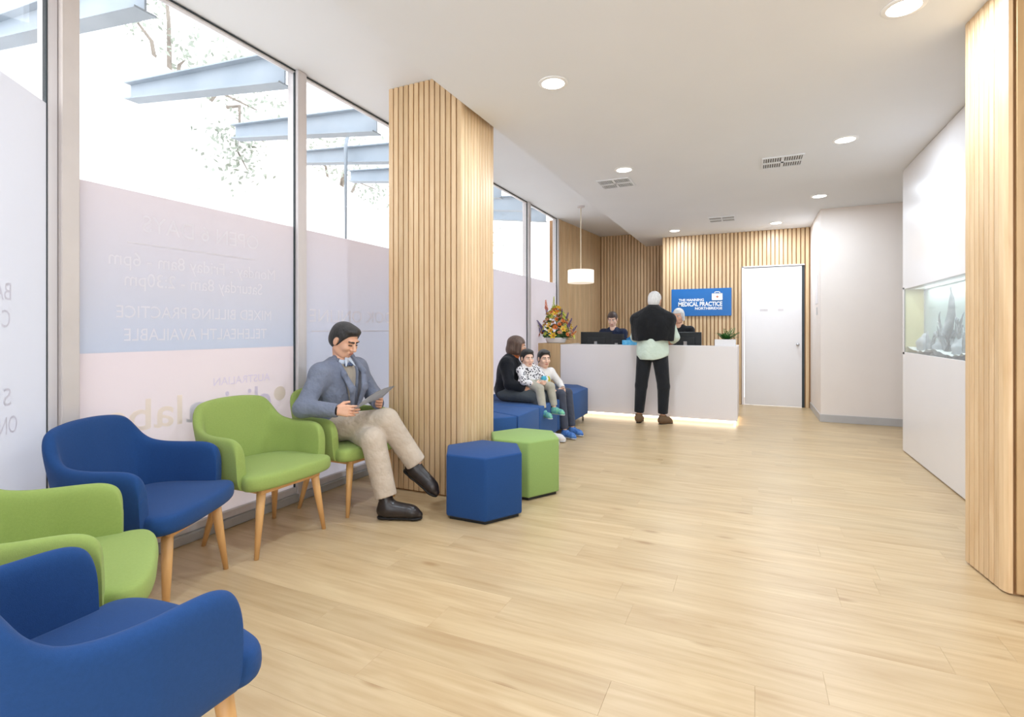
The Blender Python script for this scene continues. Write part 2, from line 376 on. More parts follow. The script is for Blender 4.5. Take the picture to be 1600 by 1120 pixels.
for i in range(5):
    ya, yb = bounds[i], bounds[i+1]
    wn = bpy.data.objects.new('window_%d' % (i+1), None); col.objects.link(wn); wn['kind'] = 'structure'; wins.append(wn)
    y0 = ya + (0.04 if i else 0.0); y1 = yb - 0.045
    box('pane', (GX-.006, y0, 0.10), (GX+.006, y1, 3.13), 'glass', wn)
    bm = bmesh.new(); add_box(bm, (GX-.06, yb-.045, 0.0), (GX+.045, yb+.04 if i < 4 else yb, ZH), 0.004, 1)
    bm_obj('mullion', bm, 'alu', wn)
    box('gasket', (GX+.007, yb-.053, 0.1), (GX+.02, yb-.045, 3.13), 'alu_dark', wn)
    box('head_frame', (GX-.014, y0, 3.128), (GX+.014, y1, ZH), 'alu', wn); box('head_gasket', (GX+.014, y0, 3.138), (GX+.020, y1, 3.147), 'alu_dark', wn)
    box('sill', (GX-.06, y0-.04, 0.0), (GX+.06, y1, 0.055), 'sill', wn, 0.004, 1)
    box('bottom_rail', (GX-.04, y0, 0.055), (GX+.035, y1, 0.10), 'alu', wn, 0.003, 1)
    if i == 0:
        box('film', (GX+.0075, y0, 0.10), (GX+.0085, y1, 1.13), 'film_low', wn)
        box('film', (GX+.0075, y0, 1.13), (GX+.0085, y1, 2.0), 'film_top', wn)
    elif i == 1: box('film', (GX+.0075, y0, 0.10), (GX+.0085, y1, 2.0), 'film_pane2', wn)
    else: box('film', (GX+.0075, y0, 0.10), (GX+.0085, y1, 2.04), 'film_pink', wn)
def wtext(s, ya, yb, z, hgt, m, win=0, bold=0.0, name='lettering'):
    # read from outside: runs from yb (start, far) to ya (end, near); seen mirrored from the room
    return text_mesh(name, s, abs(yb-ya), hgt, m, wins[win], (GX+.0105, max(ya, yb), z), (0, -1, 0), (0, 0, 1), bold=bold)
wtext('OPEN 6 DAYS', 1.741, 2.479, 1.79, 0.092, 'ink_white')
box('rule_line', (GX+.009, 1.667, 1.716), (GX+.010, 2.444, 1.724), 'ink_white', wins[0])
wtext('Monday - Friday 8am - 6pm', 1.575, 2.614, 1.595, 0.075, 'ink_white')
wtext('Saturday 8am - 2:30pm', 1.651, 2.509, 1.487, 0.075, 'ink_white')
wtext('MIXED BILLING PRACTICE', 1.611, 2.582, 1.315, 0.066, 'ink_white')
wtext('TELEHEALTH AVAILABLE', 1.648, 2.545, 1.19, 0.068, 'ink_white')
wtext('AUSTRALIAN', 2.156, 2.571, 0.90, 0.05, 'ink_violet')
wtext('clinic', 2.13, 2.58, 0.70, 0.17, 'ink_violet', bold=0.008); wtext('a', 1.985, 2.11, 0.70, 0.17, 'ink_grey', bold=0.008); wtext('labs', 1.566, 1.96, 0.70, 0.17, 'ink_peach', bold=0.008)
bm = bmesh.new(); vsx = [bm.verts.new((GX+.010, 2.655+.05*math.cos(2*PI*k/24), .80+.05*math.sin(2*PI*k/24))) for k in range(24)]; bm.faces.new(vsx); bm_obj('logo_dot', bm, 'ink_peach', wins[0])
wtext('BOOK ONLINE', 2.927, 4.02, 1.31, 0.10, 'ink_white', 1)
box('rule_line', (GX+.009, 2.95, 1.235), (GX+.010, 3.95, 1.242), 'ink_white', wins[1])

# corner post and angled glazing toward the camera's left
wn6 = bpy.data.objects.new('window_6', None); col.objects.link(wn6); wn6['kind'] = 'structure'
ang = math.atan2(-.76, .65); R6 = Matrix.Translation((-3.05, 1.32, 0)) @ Matrix.Rotation(ang, 4, 'Z')
box('corner_post', (GX-.07, 1.355, 0), (GX+.05, 1.43, ZH), 'post', wn6, 0.004, 1)
box('corner_post', (GX-.08, 1.315, 0), (GX+.02, 1.353, ZH), 'alu', wn6, 0.003, 1)
box('glass_edge', (0.012, -.008, 0.08), (0.022, .008, ZH), 'alu_dark', wn6, mat=R6)
box('pane', (0.022, -.006, 0.08), (1.55, .006, ZH-.02), 'glass', wn6, mat=R6)
box('film', (0.026, .0072, 0.08), (1.55, .0082, 2.32), 'film_white', wn6, mat=R6)
box('sill', (0.0, -.06, 0), (3.2, .05, 0.08), 'sill', wn6, mat=R6)
box('head_frame', (0.0, -.05, ZH-.025), (3.2, .03, ZH), 'alu', wn6, mat=R6)
box('mullion', (1.55, -.06, 0.08), (1.63, .045, ZH-.025), 'alu', wn6, mat=R6)
box('pane', (1.63, -.006, 0.08), (3.2, .006, ZH-.02), 'glass', wn6, mat=R6)
box('film', (1.634, .0072, 0.08), (3.2, .0082, 2.32), 'film_white', wn6, mat=R6)
d6 = Vector((.65, -.76, 0))
for s, t, z, wd in (('BA', .28, 1.375, .11), ('C', .285, 1.26, .055), ('S', .28, .93, .05), ('ON', .24, .81, .115)):
    p = Vector((-3.05, 1.32, 0)) + d6*t; n6 = Vector((.76, .65, 0))
    text_mesh('lettering', s, wd, 0.075, 'ink_grey', wn6, (p.x+n6.x*.010, p.y+n6.y*.010, z), (.65, -.76, 0), (0, 0, 1))

# ------------------------------------------------------------------ outdoors
struct(box('ground', (-14, -4, -0.3), (-3.12, 16, -0.05), 'concrete'), 'pale paving outside the windows')
ext = mesh_obj('garden_wall', [(-7.5, -3, -.05), (-7.5, 14, -.05), (-7.5, 14, 3.0), (-7.5, 9.4, 3.85), (-7.5, 5.2, 4.75), (-7.5, 2, 5.9), (-7.5, -3, 6.2),
      (-7.9, -3, -.05), (-7.9, 14, -.05), (-7.9, 14, 3.0), (-7.9, 9.4, 3.85), (-7.9, 5.2, 4.75), (-7.9, 2, 5.9), (-7.9, -3, 6.2)],
      [(6, 5, 4, 3, 2, 1, 0), (7, 8, 9, 10, 11, 12, 13)] + [(i, (i+1) % 7, (i+1) % 7+7, i+7) for i in range(7)], 'render')
tag(ext, 'tall white rendered wall outside the windows', 'wall')
def ibeam(y, idx):
    bm = bmesh.new(); x0, x1 = -3.115, -5.0
    za0, za1, zb0, zb1 = 3.045, 3.28, 3.275, 3.425     # bottom/top at the wall, bottom/top at the tip
    def quadbox(xa, xb, zal, zah, zbl, zbh, hw):
        v = [bm.verts.new(p) for p in ((xa, y-hw, zal), (xa, y+hw, zal), (xa, y+hw, zah), (xa, y-hw, zah), (xb, y-hw, zbl), (xb, y+hw, zbl), (xb, y+hw, zbh), (xb, y-hw, zbh))]
        for f in ((0, 1, 2, 3), (7, 6, 5, 4), (0, 4, 5, 1), (1, 5, 6, 2), (2, 6, 7, 3), (3, 7, 4, 0)): bm.faces.new([v[i] for i in f])
    quadbox(x0, x1, za0+.012, za1-.012, zb0+.01, zb1-.01, 0.006)
    quadbox(x0, x1, za1-.012, za1, zb1-.012, zb1, 0.06)
    quadbox(x0, x1, za0, za0+.012, zb0, zb0+.012, 0.06)
    bmesh.ops.recalc_face_normals(bm, faces=bm.faces[:])
    return bm_obj('steel_beam', bm, 'steel_beam')
ordn = ['first', 'second', 'third', 'fourth', 'fifth', 'sixth', 'seventh', 'eighth']
for i, yb in enumerate((1.80, 2.77, 3.80, 4.70, 5.55, 6.4, 7.25, 8.1)):
    tag(ibeam(yb, i), 'blue grey tapered steel awning beam outside, %s from the left' % ordn[i], 'beam', 'awning beams outside the windows')
tag(tube('bent_pipe', [(-4.2, 4.58, -.05), (-4.2, 4.58, 3.35), (-4.18, 4.60, 3.5), (-4.12, 4.64, 3.6), (-4.0, 4.68, 3.66), (-3.8, 4.7, 3.68)], .022, 'steel_beam'), 'grey pipe outside bending over at its top', 'pipe')
tag(tube('thin_pole', [(-6.5, 5.48, -.05), (-6.5, 5.48, 4.2)], .03, 'post'), 'thin pale pole standing outside before the white wall', 'pole')

# ------------------------------------------------------------------ ceiling fittings
def downlight(x, y, lab):
    t = thing('downlight', lab, 'ceiling light', (x, y, ZC), 0, 'recessed ceiling downlights')
    lathe('trim_ring', [(.075, 0), (.098, 0), (.098, -.004), (.09, -.008), (.075, -.008)], 'sign_white', t, ring=True)
    lathe('diffuser', [(.074, -.001), (.074, -.0055), (.04, -.0065)], 'lamp', t)
    ld = bpy.data.lights.new('downlight_lamp', 'AREA'); ld.shape = 'DISK'; ld.size = 0.14; ld.energy = DOWNLIGHT_W; ld.color = (0.75, 0.875, 1.0)
    lo = bpy.data.objects.new('downlight_lamp', ld); col.objects.link(lo); lo.parent = t; lo.location = (0, 0, -0.012)
for x, y, lab in ((-1.20, 3.25, 'round downlight in the ceiling next to the oak column'), (-1.19, 5.31, 'round downlight beside the left ceiling vent'), (-1.16, 8.93, 'round downlight nearest the sign wall, left one'),
                  (0.335, 8.93, 'round downlight in front of the white door'), (0.75, 7.36, 'round downlight before the plain white wall'), (0.73, 5.27, 'round downlight above the display cabinet end'),
                  (0.70, 3.23, 'round downlight at the top right edge'), (-1.20, 1.2, 'unseen added downlight in the ceiling above the armchairs'), (0.70, 1.2, 'unseen added downlight nearest the camera on the right')):  # last two are out of view, rows continued to add light
    downlight(x, y, lab)
MT['vent'] = surf('vent_grey', (110, 108, 106), 0.6)
def vent(x, y, lab, s=0.36):
    t = thing('ceiling_vent', lab, 'air vent', (x, y, ZC), 0, 'ceiling air vents')
    bm = bmesh.new(); f = s/2
    for lo, hi in (((-f, -f), (f, -f*.90)), ((-f, f*.90), (f, f)), ((-f, -f*.90), (-f*.92, f*.90)), ((f*.92, -f*.90), (f, f*.90)), ((-.012, -f*.90), (.012, f*.90)), ((-f*.92, -.02), (f*.92, .02))):
        add_box(bm, (*lo, -.010), (*hi, 0))
    bm_obj('frame', bm, 'ceiling', t)
    box('backing', (-f*.93, -f*.91, -.003), (f*.93, f*.91, -.001), 'vent', t)
    k = 16
    for i in range(k):
        xx = -f*.9 + (i+.5)*f*1.8/k
        for ya, yb_ in ((-f*.88, -.02), (.02, f*.88)):
            box('louvre', (xx-.0035, ya, -.009), (xx+.0035, yb_, -.003), 'ceiling', t)
vent(-1.385, 5.77, 'square white ceiling vent left of centre'); vent(0.267, 5.70, 'square white ceiling vent right of centre'); vent(-0.405, 8.29, 'small ceiling vent nearest the blue sign')
pn = thing('pendant_lamp', 'white drum pendant lamp hanging over the reception desk', 'lamp', (-2.39, 7.7, 0))
lathe('ceiling_rose', [(.055, ZH), (.055, ZH-.02), (.012, ZH-.03)], 'alu', pn)
MT['cord'] = surf('white_cord', (238, 224, 196), 0.5); tube('cord', [(0, 0, ZH-.02), (0, 0, 2.15)], .007, 'cord', pn, 8)
def shade_material():
    m, nt, b = new_mat('shade_fabric'); b.inputs['Base Color'].default_value = lin((246, 236, 222)); b.inputs['Roughness'].default_value = .8
    b.inputs['Emission Color'].default_value = lin((255, 238, 216)); b.inputs['Emission Strength'].default_value = .55
    no = N(nt, 'ShaderNodeTexNoise'); no.inputs['Scale'].default_value = 200; bp = N(nt, 'ShaderNodeBump'); bp.inputs['Strength'].default_value = .1; nt.links.new(no.outputs['Fac'], bp.inputs['Height']); nt.links.new(bp.outputs[0], b.inputs['Normal'])
    return m
MT['shade'] = shade_material()
lathe('lamp_shade', [(.02, 2.165), (.195, 2.165), (.20, 2.16), (.20, 1.97), (.195, 1.965), (.02, 1.965)], 'shade', pn)

# ------------------------------------------------------------------ sign
sg = thing('wall_sign', 'blue rectangular sign with white lettering on the oak slat wall', 'sign', (-1.29, 9.505, 1.488))
box('panel', (0, 0, 0), (0.975, 0.022, 0.47), 'sign_blue', sg, 0.002, 1)
fx = lambda u: (u-228)/(1285-228)*0.975
fz = lambda v: (715-v)/(715-240)*0.47
text_mesh('lettering', 'THE MANNING', fx(812)-fx(362), .042, 'sign_white', sg, (fx(362), -.002, fz(455)), (1, 0, 0), (0, 0, 1), bold=.03)
text_mesh('lettering', 'MEDICAL PRACTICE', fx(1130)-fx(355), .072, 'sign_white', sg, (fx(355), -.002, fz(543)), (1, 0, 0), (0, 0, 1), bold=.03)
text_mesh('lettering', 'NORTHBRIDGE', fx(1130)-fx(655), .042, 'sign_white', sg, (fx(655), -.002, fz(605)), (1, 0, 0), (0, 0, 1), bold=.03)
bm = bmesh.new(); add_box(bm, (fx(950), -.004, fz(445)), (fx(1135), 0, fz(325)), .012, 2); bm_obj('bag_emblem', bm, 'sign_white', sg)
bm = bmesh.new(); xa, xb, za, zb = fx(995), fx(1095), fz(325), fz(295)
add_box(bm, (xa, -.004, za), (xa+.014, 0, zb)); add_box(bm, (xb-.014, -.004, za), (xb, 0, zb)); add_box(bm, (xa, -.004, zb-.012), (xb, 0, zb)); bm_obj('bag_handle', bm, 'sign_white', sg)
xc, zc = fx(1045), fz(388)
bm = bmesh.new(); add_box(bm, (xc-.022, -.006, zc-.007), (xc+.022, -.004, zc+.007)); add_box(bm, (xc-.007, -.006, zc-.022), (xc+.007, -.004, zc+.022)); bm_obj('emblem_cross', bm, 'orange', sg)

# ------------------------------------------------------------------ reception desk
rd = thing('reception_desk', 'long white reception desk with a lit base', 'reception desk', (-1.39, 7.375, 0))
hx = 1.218
box('front_panel', (-hx, 0, .055), (hx, .04, 1.03), 'counter_white', rd, .003, 1)
box('side_panel', (hx-.04, .04, .055), (hx, .85, 1.03), 'counter_white', rd, .003, 1)
box('side_panel', (-hx, .04, .055), (-hx+.04, .85, 1.03), 'counter_white', rd, .003, 1)
box('upper_shelf', (-hx+.04, .04, .99), (hx-.04, .30, 1.03), 'counter_white', rd, .003, 1)
box('worktop', (-hx+.04, .04, .71), (hx-.04, .85, .74), 'gloss_white', rd, .003, 1)
box('plinth', (-hx+.05, .06, 0), (hx-.05, .80, .055), 'skirting', rd)
box('led_strip', (-hx+.02, .025, .030), (hx-.02, .055, .052), 'led', rd)
box('led_strip', (hx-.055, .06, .030), (hx-.03, .80, .052), 'led', rd)
wc = tag(box('wood_plinth', (-2.96, 7.36, 0), (-2.61, 7.95, 1.045), 'veneer', bev=.003), 'oak faced cabinet end left of the white reception desk', 'cabinet')

# ------------------------------------------------------------------ display cabinet with aquarium
dc = thing('display_cabinet', 'tall glossy white built-in cabinet with aquarium niche', 'cabinet', (1.41, 3.62, 0))
yL = 2.93
bm = bmesh.new(); add_box(bm, (.02, 0, .0), (.6, yL, 1.0)); add_box(bm, (.02, 0, 1.68), (.6, yL, ZC-.004)); add_box(bm, (.19, 0, 1.0), (.6, yL, 1.68)); add_box(bm, (.0, yL-.062, 1.0), (.19, yL, 1.68))
bm_obj('body', bm, 'gloss_white', dc)
for z0, z1, cuts in ((.012, 1.022, (0, .785, yL)), (1.662, ZC-.005, (0, .785, 1.57, yL))):
    for a, b in zip(cuts, cuts[1:]): box('door', (0, a+.0015, z0), (.02, b-.0015, z1), 'gloss_white', dc, .0015, 1)
MT['tank_back'] = surf('tank_back', (196, 206, 204), .6, (180, 194, 192), 4); MT['tank_end'] = surf('tank_end', (214, 208, 168), .5, (206, 196, 156), 5)
MT['gravel'] = surf('white_gravel', (244, 244, 242), .8, (210, 210, 210), 90, bump=.6, bscale=160); MT['bark'] = surf('grey_driftwood', (120, 124, 128), .8, (160, 160, 164), 25, bump=.4)
MT['tankglass'] = glass_mat('tank_glass', (.95, .985, .975, 1)); MT['trim'] = surf('tank_trim', (168, 166, 160), .4)
aq = thing('aquarium', 'built-in aquarium glowing in the white cabinet niche', 'aquarium', (1.412, 3.7, 1.022))
al = 2.785
box('back_panel', (.165, 0, 0), (.175, al, .638), 'tank_back', aq); box('end_panel', (.006, al-.012, 0), (.165, al, .638), 'tank_end', aq); box('end_panel', (.006, 0, 0), (.165, .012, .638), 'tank_back', aq)
box('corner_trim', (.155, al-.022, 0), (.165, al-.012, .638), 'trim', aq); box('frame_trim', (-.002, al-.006, 0), (.006, al+.006, .638), 'trim', aq)
box('front_glass', (-.001, .005, 0.0), (.005, al-.006, .638), 'tankglass', aq)
bm = bmesh.new()
nx, ny = 5, 60; gv = [[bm.verts.new((.008+.155*i/(nx-1), .014+(al-.03)*j/(ny-1), .03+.02*random.random()+.03*math.sin(j*.35)*.5)) for i in range(nx)] for j in range(ny)]
for j in range(ny-1):
    for i in range(nx-1): bm.faces.new((gv[j][i], gv[j][i+1], gv[j+1][i+1], gv[j+1][i]))
bm_obj('gravel_bed', bm, 'gravel', aq, True)
dl = bpy.data.lights.new('aquarium_lamp', 'AREA'); dl.shape = 'RECTANGLE'; dl.size = .1; dl.size_y = 2.5; dl.energy = 7; dl.color = (.95, 1, 1)
lo = bpy.data.objects.new('aquarium_lamp', dl); col.objects.link(lo); lo.parent = aq; lo.location = (.085, al/2, .63)
box('lamp_bar', (.02, .02, .632), (.15, al-.02, .638), 'trim', aq)
def branch(bm, p, d, r, depth):
    pts = [Vector(p)]; rad = [r]; d = Vector(d).normalized(); L = .1 if depth else .05
    for k in range(4):
        d = (d + Vector((random.uniform(-.15, .15), random.uniform(-.35, .35), random.uniform(-.1, .25)))).normalized()
        q = pts[-1] + d*L*.5; q.x = min(max(q.x, .03), .13); q.z = min(q.z, .57); pts.append(q); rad.append(r*(1-.16*(k+1)))
        if depth and k in (1, 2): branch(bm, q, d + Vector((0, random.choice((-1, 1))*.9, .1)), r*.62, depth-1)
    add_tube(bm, pts, rad, 7)
for yy, lab, hh in ((1.75, 'branching grey driftwood standing tall in the aquarium', 3), (2.25, 'smaller grey driftwood root at the aquarium end', 2), (1.3, 'grey driftwood root in the aquarium nearest the oak wall end', 2)):
    random.seed(int(yy*100)); bm = bmesh.new(); br = 0
    for dd in ((0, -.45, 1), (0, .35, 1), (.1, 0, 1)): branch(bm, (.08, yy+dd[1]*.25, .02), dd, .024 if hh == 3 else .02, 2 if hh == 3 else 1)
    if hh == 3: add_tube(bm, [(.08, yy, .03), (.075, yy+.05, .2), (.085, yy-.02, .36), (.08, yy-.05, .48), (.075, yy-.04, .58)], [.045, .036, .028, .018, .008], 9)
    o = tag(bm_obj('driftwood', bm, 'bark', None, True), lab, 'driftwood', 'driftwood in the aquarium'); o.location = (1.412, 3.7, 1.022)
MT['rock'] = surf('pale_rock', (190, 190, 196), .85, (160, 162, 168), 9, bump=.5)
for i, (yy, sz, lab) in enumerate(((2.5, .07, 'pale rounded rock at the far end of the aquarium'), (2.02, .055, 'pale rock between two driftwood roots'), (1.55, .06, 'pale rock in front of the tall driftwood'))):
    bm = bmesh.new(); bmesh.ops.create_icosphere(bm, subdivisions=3, radius=1)
    for v in bm.verts: v.co = Vector((v.co.x*.055, v.co.y*sz*1.1, v.co.z*sz*1.5)) * (1+.12*math.sin(5*v.co.x+3*v.co.y+i)+.1*math.sin(7*v.co.z))
    o = tag(bm_obj('rock', bm, 'rock', None, True), lab, 'rock', 'rocks in the aquarium'); o.location = (1.412+.09, 3.7+yy, 1.022+sz*1.1)
random.seed(11)

# ------------------------------------------------------------------ poufs and bench
def hexa(cx, cy, a, rot=0): return [(cx+a*math.cos(rot+PI/3*k), cy+a*math.sin(rot+PI/3*k)) for k in range(6)]
def pouf(cx, cy, m, lab, rot=0.0):
    t = thing('pouf', lab, 'pouf', (cx, cy, 0), rot, 'hexagonal poufs')
    o = prism('upholstery', hexa(0, 0, .29), .022, .43, m, t, .014, 3, True); o.data.set_sharp_from_angle(angle=math.radians(50))
    prism('base', hexa(0, 0, .265), 0, .022, 'black', t)
pouf(-1.685, 3.18, 'blue', 'blue fabric hexagonal pouf in front of the oak column'); pouf(-1.62, 3.735, 'pgreen', 'green fabric hexagonal pouf behind the blue one')
def bench(pts, lab):
    cx = sum(p[0] for p in pts)/len(pts); cy = sum(p[1] for p in pts)/len(pts)
    t = thing('bench_module', lab, 'bench', (cx, cy, 0), 0, 'blue bench modules under the windows')
    L = [(x-cx, y-cy) for x, y in pts]
    o = prism('seat', L,   .10, .45, 'bench_blue', t, .012, 3, True); o.data.set_sharp_from_angle(angle=math.radians(50))
    for x, y in L: tube('leg', [(x*.82, y*.82, .1), (x*.82, y*.82, 0)], .014, 'chrome', t, 8)
bench([(-2.92, 3.98), (-2.30, 3.98), (-1.972, 4.385), (-2.45, 4.60), (-2.92, 4.60)], 'blue bench module nearest the oak column')
bench([(-2.92, 4.61), (-2.44, 4.61), (-1.968, 4.40), (-1.985, 4.97), (-2.92, 4.97)], 'second blue bench module beside the seated woman')
bench([(-2.92, 4.98), (-1.985, 4.98), (-2.0, 5.57), (-2.92, 5.57)], 'blue bench module the woman sits on')
bench([(-2.92, 5.58), (-2.0, 5.58), (-2.02, 6.20), (-2.46, 6.80), (-2.92, 6.80)], 'blue bench module under the boy in white')
bench([(-2.92, 6.82), (-2.45, 6.82), (-2.03, 6.225), (-2.045, 6.92), (-2.30, 7.28), (-2.92, 7.28)], 'last blue bench module next to the reception desk')

# ------------------------------------------------------------------ tub armchairs
def catmull(P, n):
    P = [np.array(p, float) for p in P]; P = [2*P[0]-P[1]] + P + [2*P[-1]-P[-2]]; out = []
    for i in range(1, len(P)-2):
        for k in range(n):
            t = k/n; a, b, c, d = P[i-1:i+3]
            out.append(.5*((2*b) + (c-a)*t + (2*a-5*b+4*c-d)*t*t + (3*b-a-3*c+d)*t**3))
    out.append(P[-2]); return np.array(out)

def chair_shell():
    # control points along half of the plan: x, y, top height
    half = [(.150, .334, .545), (.147, .334, .597), (.130, .334, .634), (.09, .334, .654), (.03, .335, .659), (-.06, .336, .660), (-.15, .334, .667), (-.225, .322, .690), (-.290, .292, .750), (-.330, .230, .808), (-.347, .120, .829), (-.350, 0, .834)]
    C = half + [(x, -y, z) for x, y, z in half[-2::-1]]
    S = catmull(C, 4); n = len(S)
    T = np.gradient(S[:, :2], axis=0); T /= np.linalg.norm(T, axis=1)[:, None]; T[:10] = (-1, 0); T[-10:] = (1, 0)
    Nn = np.stack([T[:, 1], -T[:, 0]], 1)
    cen = np.array([0, 0]);
    for i in range(n):
        if np.dot(Nn[i], S[i, :2]-cen) < 0: Nn[i] *= -1
    th = .056; zb = .375; verts = []; rows = []
    for i in range(n):
        x, y, zt = S[i]; back = min(max((-x-.05)/.22, 0), 1)
        fl = .022 + .055*back
        # section: from inner bottom up, over the rolled top, down outside to the bottom
        prof = [(-th, zb), (-th, zb+(zt-zb)*.35), (-th, zb+(zt-zb)*.7), (-th*.98, zt-.03), (-th*.80, zt-.008), (-th*.5, zt), (-th*.2, zt-.008), (-.0, zt-.03), (.002, zb+(zt-zb)*.7), (.002, zb+(zt-zb)*.35), (-.006, zb+.02), (-.02, zb)]
        row = []
        for o, z in prof:
            f = fl*(.82-z)/.42
            p = S[i, :2] + Nn[i]*(o - f)
            row.append(len(verts)); verts.append((p[0], p[1], z))
        rows.append(row)
    faces = []
    m = len(rows[0])
    for a, b in zip(rows, rows[1:]):
        for k in range(m): faces.append((a[k], a[(k+1) % m], b[(k+1) % m], b[k]))
    for row, sgn, ii in ((rows[0], 1, 0), (rows[-1], -1, n-1)):
        prev = row
        for sc_, sh in ((.86, .0012), (.5, .002)):
            ins = []
            for k in range(m):
                v, o_ = np.array(verts[row[k]]), np.array(verts[row[m-1-k]]); mid_ = (v+o_)/2; q = mid_ + (v-mid_)*sc_; q[0] += sh
                q[2] = v[2] - (.010 if 3 <= k <= 7 else 0)*(1-sc_); ins.append(len(verts)); verts.append(tuple(q))
            for k in range(m):
                f = (prev[k], prev[(k+1) % m], ins[(k+1) % m], ins[k]); faces.append(f if sgn < 0 else f[::-1])
            prev = ins
        for k in range(m//2-1):
            f = (prev[k], prev[k+1], prev[m-2-k], prev[m-1-k]); faces.append(f if sgn < 0 else f[::-1])
    return verts, faces

def seat_shape():
    half = [(.275, 0), (.274, .11), (.264, .205), (.24, .275), (.195, .303), (.13, .288), (0, .288), (-.10, .278), (-.18, .23), (-.235, .10), (-.24, 0)]
    C = half + [(x, -y) for x, y in half[-2:0:-1]]
    C = catmull(C + [C[0]], 3)[:-1]; n = len(C)
    lay = [(.90, .372), (.965, .374), (1.0, .392), (1.0, .425), (.985, .448), (.94, .458), (.75, .463), (.4, .466)]
    verts, faces = [], []
    for s, z in lay:
        for x, y in C:
            verts.append(((x-.03)*s+.03, y*s, z))
    for l in range(len(lay)-1):
        for k in range(n): faces.append((l*n+k, l*n+(k+1) % n, (l+1)*n+(k+1) % n, (l+1)*n+k))
    faces.append(tuple(range(n-1, -1, -1))); b = (len(lay)-1)*n; faces.append(tuple(range(b, b+n)))
    return verts, faces

def make_chair(m, lab, loc, rz):
    t = thing('tub_armchair', lab, 'armchair', loc, rz, 'upholstered tub armchairs')
    v, f = chair_shell(); o = mesh_obj('backrest_shell', v, f, m, t, True)
    bm = bmesh.new(); bm.from_mesh(o.data); bmesh.ops.recalc_face_normals(bm, faces=bm.faces[:]); bm.to_mesh(o.data); bm.free()
    md = o.modifiers.new('smooth', 'SUBSURF'); md.levels = 1; md.render_levels = 2
    v, f = seat_shape(); o = mesh_obj('seat', v, f, m, t, True)
    bm = bmesh.new(); bm.from_mesh(o.data); bmesh.ops.recalc_face_normals(bm, faces=bm.faces[:]); bm.to_mesh(o.data); bm.free()
    md = o.modifiers.new('smooth', 'SUBSURF'); md.levels = 1; md.render_levels = 1
    bm = bmesh.new(); add_box(bm, (-.17, -.215, .34), (.215, .215, .373), .012, 2)
    bm_obj('seat_frame', bm, 'beech', t)
    for sx, sy in ((1, 1), (1, -1), (-1, 1), (-1, -1)):
        tx = .185 if sx > 0 else -.15; fx_ = .212 if sx > 0 else -.225
        tube('leg', [(tx, sy*.19, .372), (tx+(fx_-tx)*.4, sy*.212, .22), (fx_, sy*.245, 0)], [.025, .021, .012], 'beech', t, 14)
    return t
blue0 = make_chair('blue', 'blue tub armchair in the corner by the window post', (-2.58, 1.527, 0), math.radians(26))
green0 = make_chair('green', 'empty green tub armchair between the blue one and the seated man', (-2.655, 2.225, 0), 0)
def recopy(src, lab, loc, deg): o = copy_tree(src, loc, math.radians(deg)); o['label'] = lab; return o
recopy(green0, 'green tub armchair the man with the paper sits in', (-2.655, 2.925, 0), 0)
recopy(green0, 'green tub armchair cut off by the left picture edge', (-2.095, .935, 0), 57)
recopy(blue0, 'blue tub armchair in the near left corner, seen from behind', (-1.415, .70, 0), 91)
